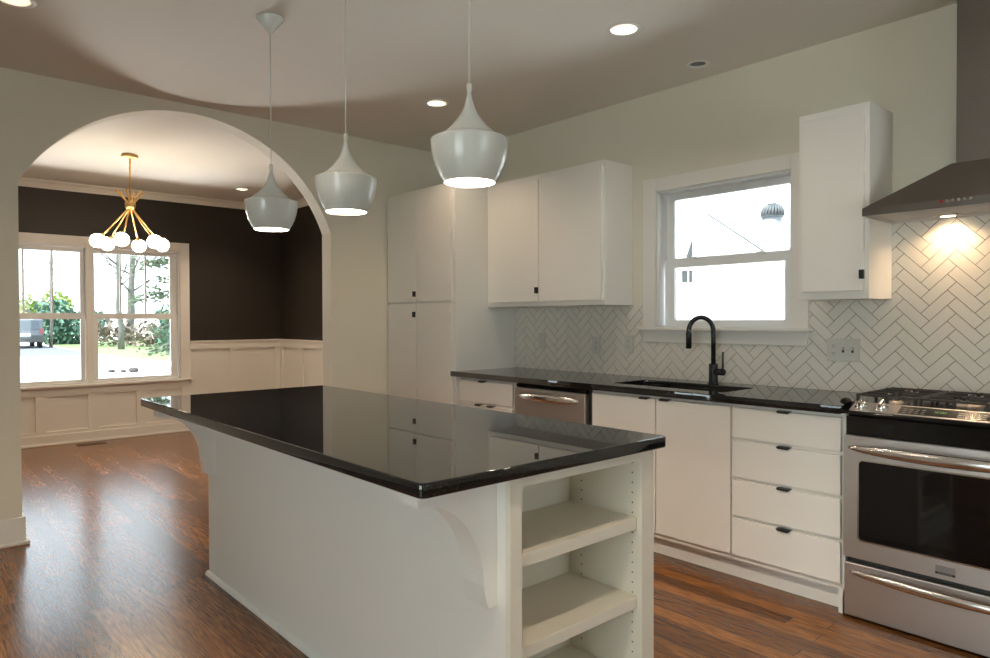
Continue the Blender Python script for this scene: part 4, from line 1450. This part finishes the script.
def car():
    # silver estate seen from behind, nose away from the house
    x, yc = -46.2, 5.75
    root = thing('parked_car', 'silver estate car parked on the street beyond the left dining window', 'car', (x, yc, G))
    w = 0.92
    prof = [(0.0, 0.42), (-0.03, 0.75), (0.05, 1.00), (0.30, 1.62), (0.55, 1.70), (2.2, 1.72), (2.6, 1.62), (3.25, 1.12), (4.35, 0.95), (4.55, 0.70), (4.55, 0.40)]
    body = MB().use(M['carpaint'])
    body.prism([(x - a, G + z) for a, z in prof], 'y', yc - w, yc + w, bev=0.06)
    body.build('car_body', None, root)
    def rear(name, y0, y1, z0, z1, m, off=0.012, sl=True):
        def xo(z):
            return x - (0.05 + (z - 1.00) * (0.25 / 0.62) if z > 1.0 else 0.0)
        mb = MB()
        b = bmesh.new()
        vs = []
        for dx in (off + 0.01, -0.04):
            for yy, zz in ((y0, z0), (y1, z0), (y1, z1), (y0, z1)):
                vs.append(b.verts.new((xo(zz) + dx, yy, G + zz)))
        for q in ((0, 1, 2, 3), (4, 7, 6, 5), (0, 4, 5, 1), (1, 5, 6, 2), (2, 6, 7, 3), (3, 7, 4, 0)):
            b.faces.new([vs[i] for i in q])
        mb.use(m)._absorb(b)
        return mb.build(name, None, root)
    rear('rear_window', yc - 0.72, yc + 0.72, 1.08, 1.56, M['carglass'])
    rear('tail_lamp', yc - 0.90, yc - 0.70, 0.82, 1.12, M['tail'])
    rear('tail_lamp', yc + 0.70, yc + 0.90, 0.82, 1.12, M['tail'])
    rear('bumper', yc - 0.9, yc + 0.9, 0.36, 0.62, M['cartrim'], 0.06)
    rear('number_plate_recess', yc - 0.28, yc + 0.28, 0.70, 0.86, M['sash'], 0.03)
    B(x - 2.5, x - 0.5, yc - w - 0.006, yc - w + 0.01, G + 1.12, G + 1.52).build('side_window', M['carglass'], root)
    B(x - 2.5, x - 0.5, yc + w - 0.01, yc + w + 0.006, G + 1.12, G + 1.52).build('side_window', M['carglass'], root)
    for ax in (0.85, 3.65):
        for sy in (-1, 1):
            MB().cyl((x - ax, yc + sy * (w - 0.20), G + 0.33), (x - ax, yc + sy * (w + 0.01), G + 0.33), 0.33, seg=24).build('wheel', M['tyre'], root)
car()

# ------------------------------------------------------------------ outdoors, neighbour side
def neighbour():
    root = thing('neighbour_house', 'white neighbouring house with a low gable outside the kitchen window', 'house', (-7, 11, G))
    k = -0.62
    def rz(x):
        return 2.50 + k * (x + 5.35)
    MB().prism([(-16, G), (-0.5, G), (-0.5, rz(-0.5)), (-11.0, rz(-11.0)), (-16, rz(-11.0) - 3.1)], 'y', 11.0, 22).build('gable_wall', M['siding'], root)
    b = bmesh.new()
    t = 0.10
    r = MB()
    r.prism([(0.2, rz(0.2)), (-11.0, rz(-11.0)), (-11.0, rz(-11.0) + t), (0.2, rz(0.2) + t)], 'y', 10.75, 22.3)
    r.build('roof', M['shingle'], root)
    b.free()
    f = MB().prism([(0.2, rz(0.2) + 0.075), (-11.0, rz(-11.0) + 0.075), (-11.0, rz(-11.0) + 0.10), (0.2, rz(0.2) + 0.10)], 'y', 10.735, 10.75)
    f.build('rake_fascia', M['siding'], root)
    # porch gable in front
    pk = (-5.42, 2.86)
    MB().prism([(-5.60, G), (-3.2, G), (-3.2, 1.22), (pk[0], pk[1] - 0.06), (-5.60, 2.62)], 'y', 9.0, 9.6).build('porch_gable', M['siding'], root)
    pr = MB().prism([(pk[0], pk[1] - 0.06), (-3.1, 1.16), (-3.1, 1.24), (pk[0], pk[1] + 0.02)], 'y', 8.85, 9.6)
    pr.prism([(pk[0], pk[1] - 0.06), (-5.66, 2.52), (-5.66, 2.60), (pk[0], pk[1] + 0.02)], 'y', 8.85, 9.6)
    pr.build('porch_roof', M['siding'], root)
    fe = MB().prism([(pk[0] + 0.05, pk[1] - 0.060), (-4.40, 2.113), (-4.40, 2.095), (pk[0] + 0.05, pk[1] - 0.078)], 'y', 8.83, 8.85)
    fe.build('porch_fascia', M['fascia'], root)
    wn_ = MB().use(M['siding'])
    wn_.box(-7.26, -6.86, 10.96, 11.0, 1.90, 1.945)
    wn_.box(-7.26, -7.20, 10.97, 11.0, 1.945, 2.22).box(-6.97, -6.91, 10.97, 11.0, 1.945, 2.84)
    wn_.box(-7.20, -6.97, 10.975, 11.0, 2.17, 2.22).box(-7.08, -7.055, 10.98, 11.0, 1.945, 2.17)
    fw = wn_.build('window', None, root)
    MB().prism([(-7.19, 2.225), (-6.972, 2.225), (-6.972, 2.78)], 'y', 10.985, 10.999).build('pane', M['shade'], fw)
    B(-7.20, -6.97, 10.99, 10.998, 1.945, 2.17).build('pane', M['shade'], fw)
    return root
root = neighbour()
vx, vy, vz = -5.98, 12.0, 3.00
vent = MB().cyl((vx, vy, vz - 0.45), (vx, vy, vz + 0.10), 0.165, seg=28).build('turbine_vent', M['collar'], root)
MB().lathe([(0.165, 0.10), (0.190, 0.115), (0.190, 0.135), (0.165, 0.15)], (vx, vy, vz), 32).build('rim', M['galv'], vent)
tv = MB()
tv.lathe([(0.12, 0.14), (0.15, 0.20), (0.15, 0.26), (0.10, 0.32), (0, 0.33)], (vx, vy, vz), 24)
for kk in range(22):
    a = 2 * PI * kk / 22
    pts = []
    for q in range(7):
        th = PI * (0.50 - 0.46 * q / 6) if q else PI * 0.56
        pts.append((vx + 0.188 * math.sin(th) * math.cos(a + 0.25 * q / 6), vy + 0.188 * math.sin(th) * math.sin(a + 0.25 * q / 6), vz + 0.17 + 0.18 * math.cos(th)))
    tv.tube(pts, 0.026, 6, squash=(1.0, 0.5))
tv.build('turbine_blades', M['galv'], vent)
MB().lathe([(0, 0.37), (0.08, 0.36), (0.10, 0.345), (0, 0.34)], (vx, vy, vz), 24).build('cap', M['galv'], vent)
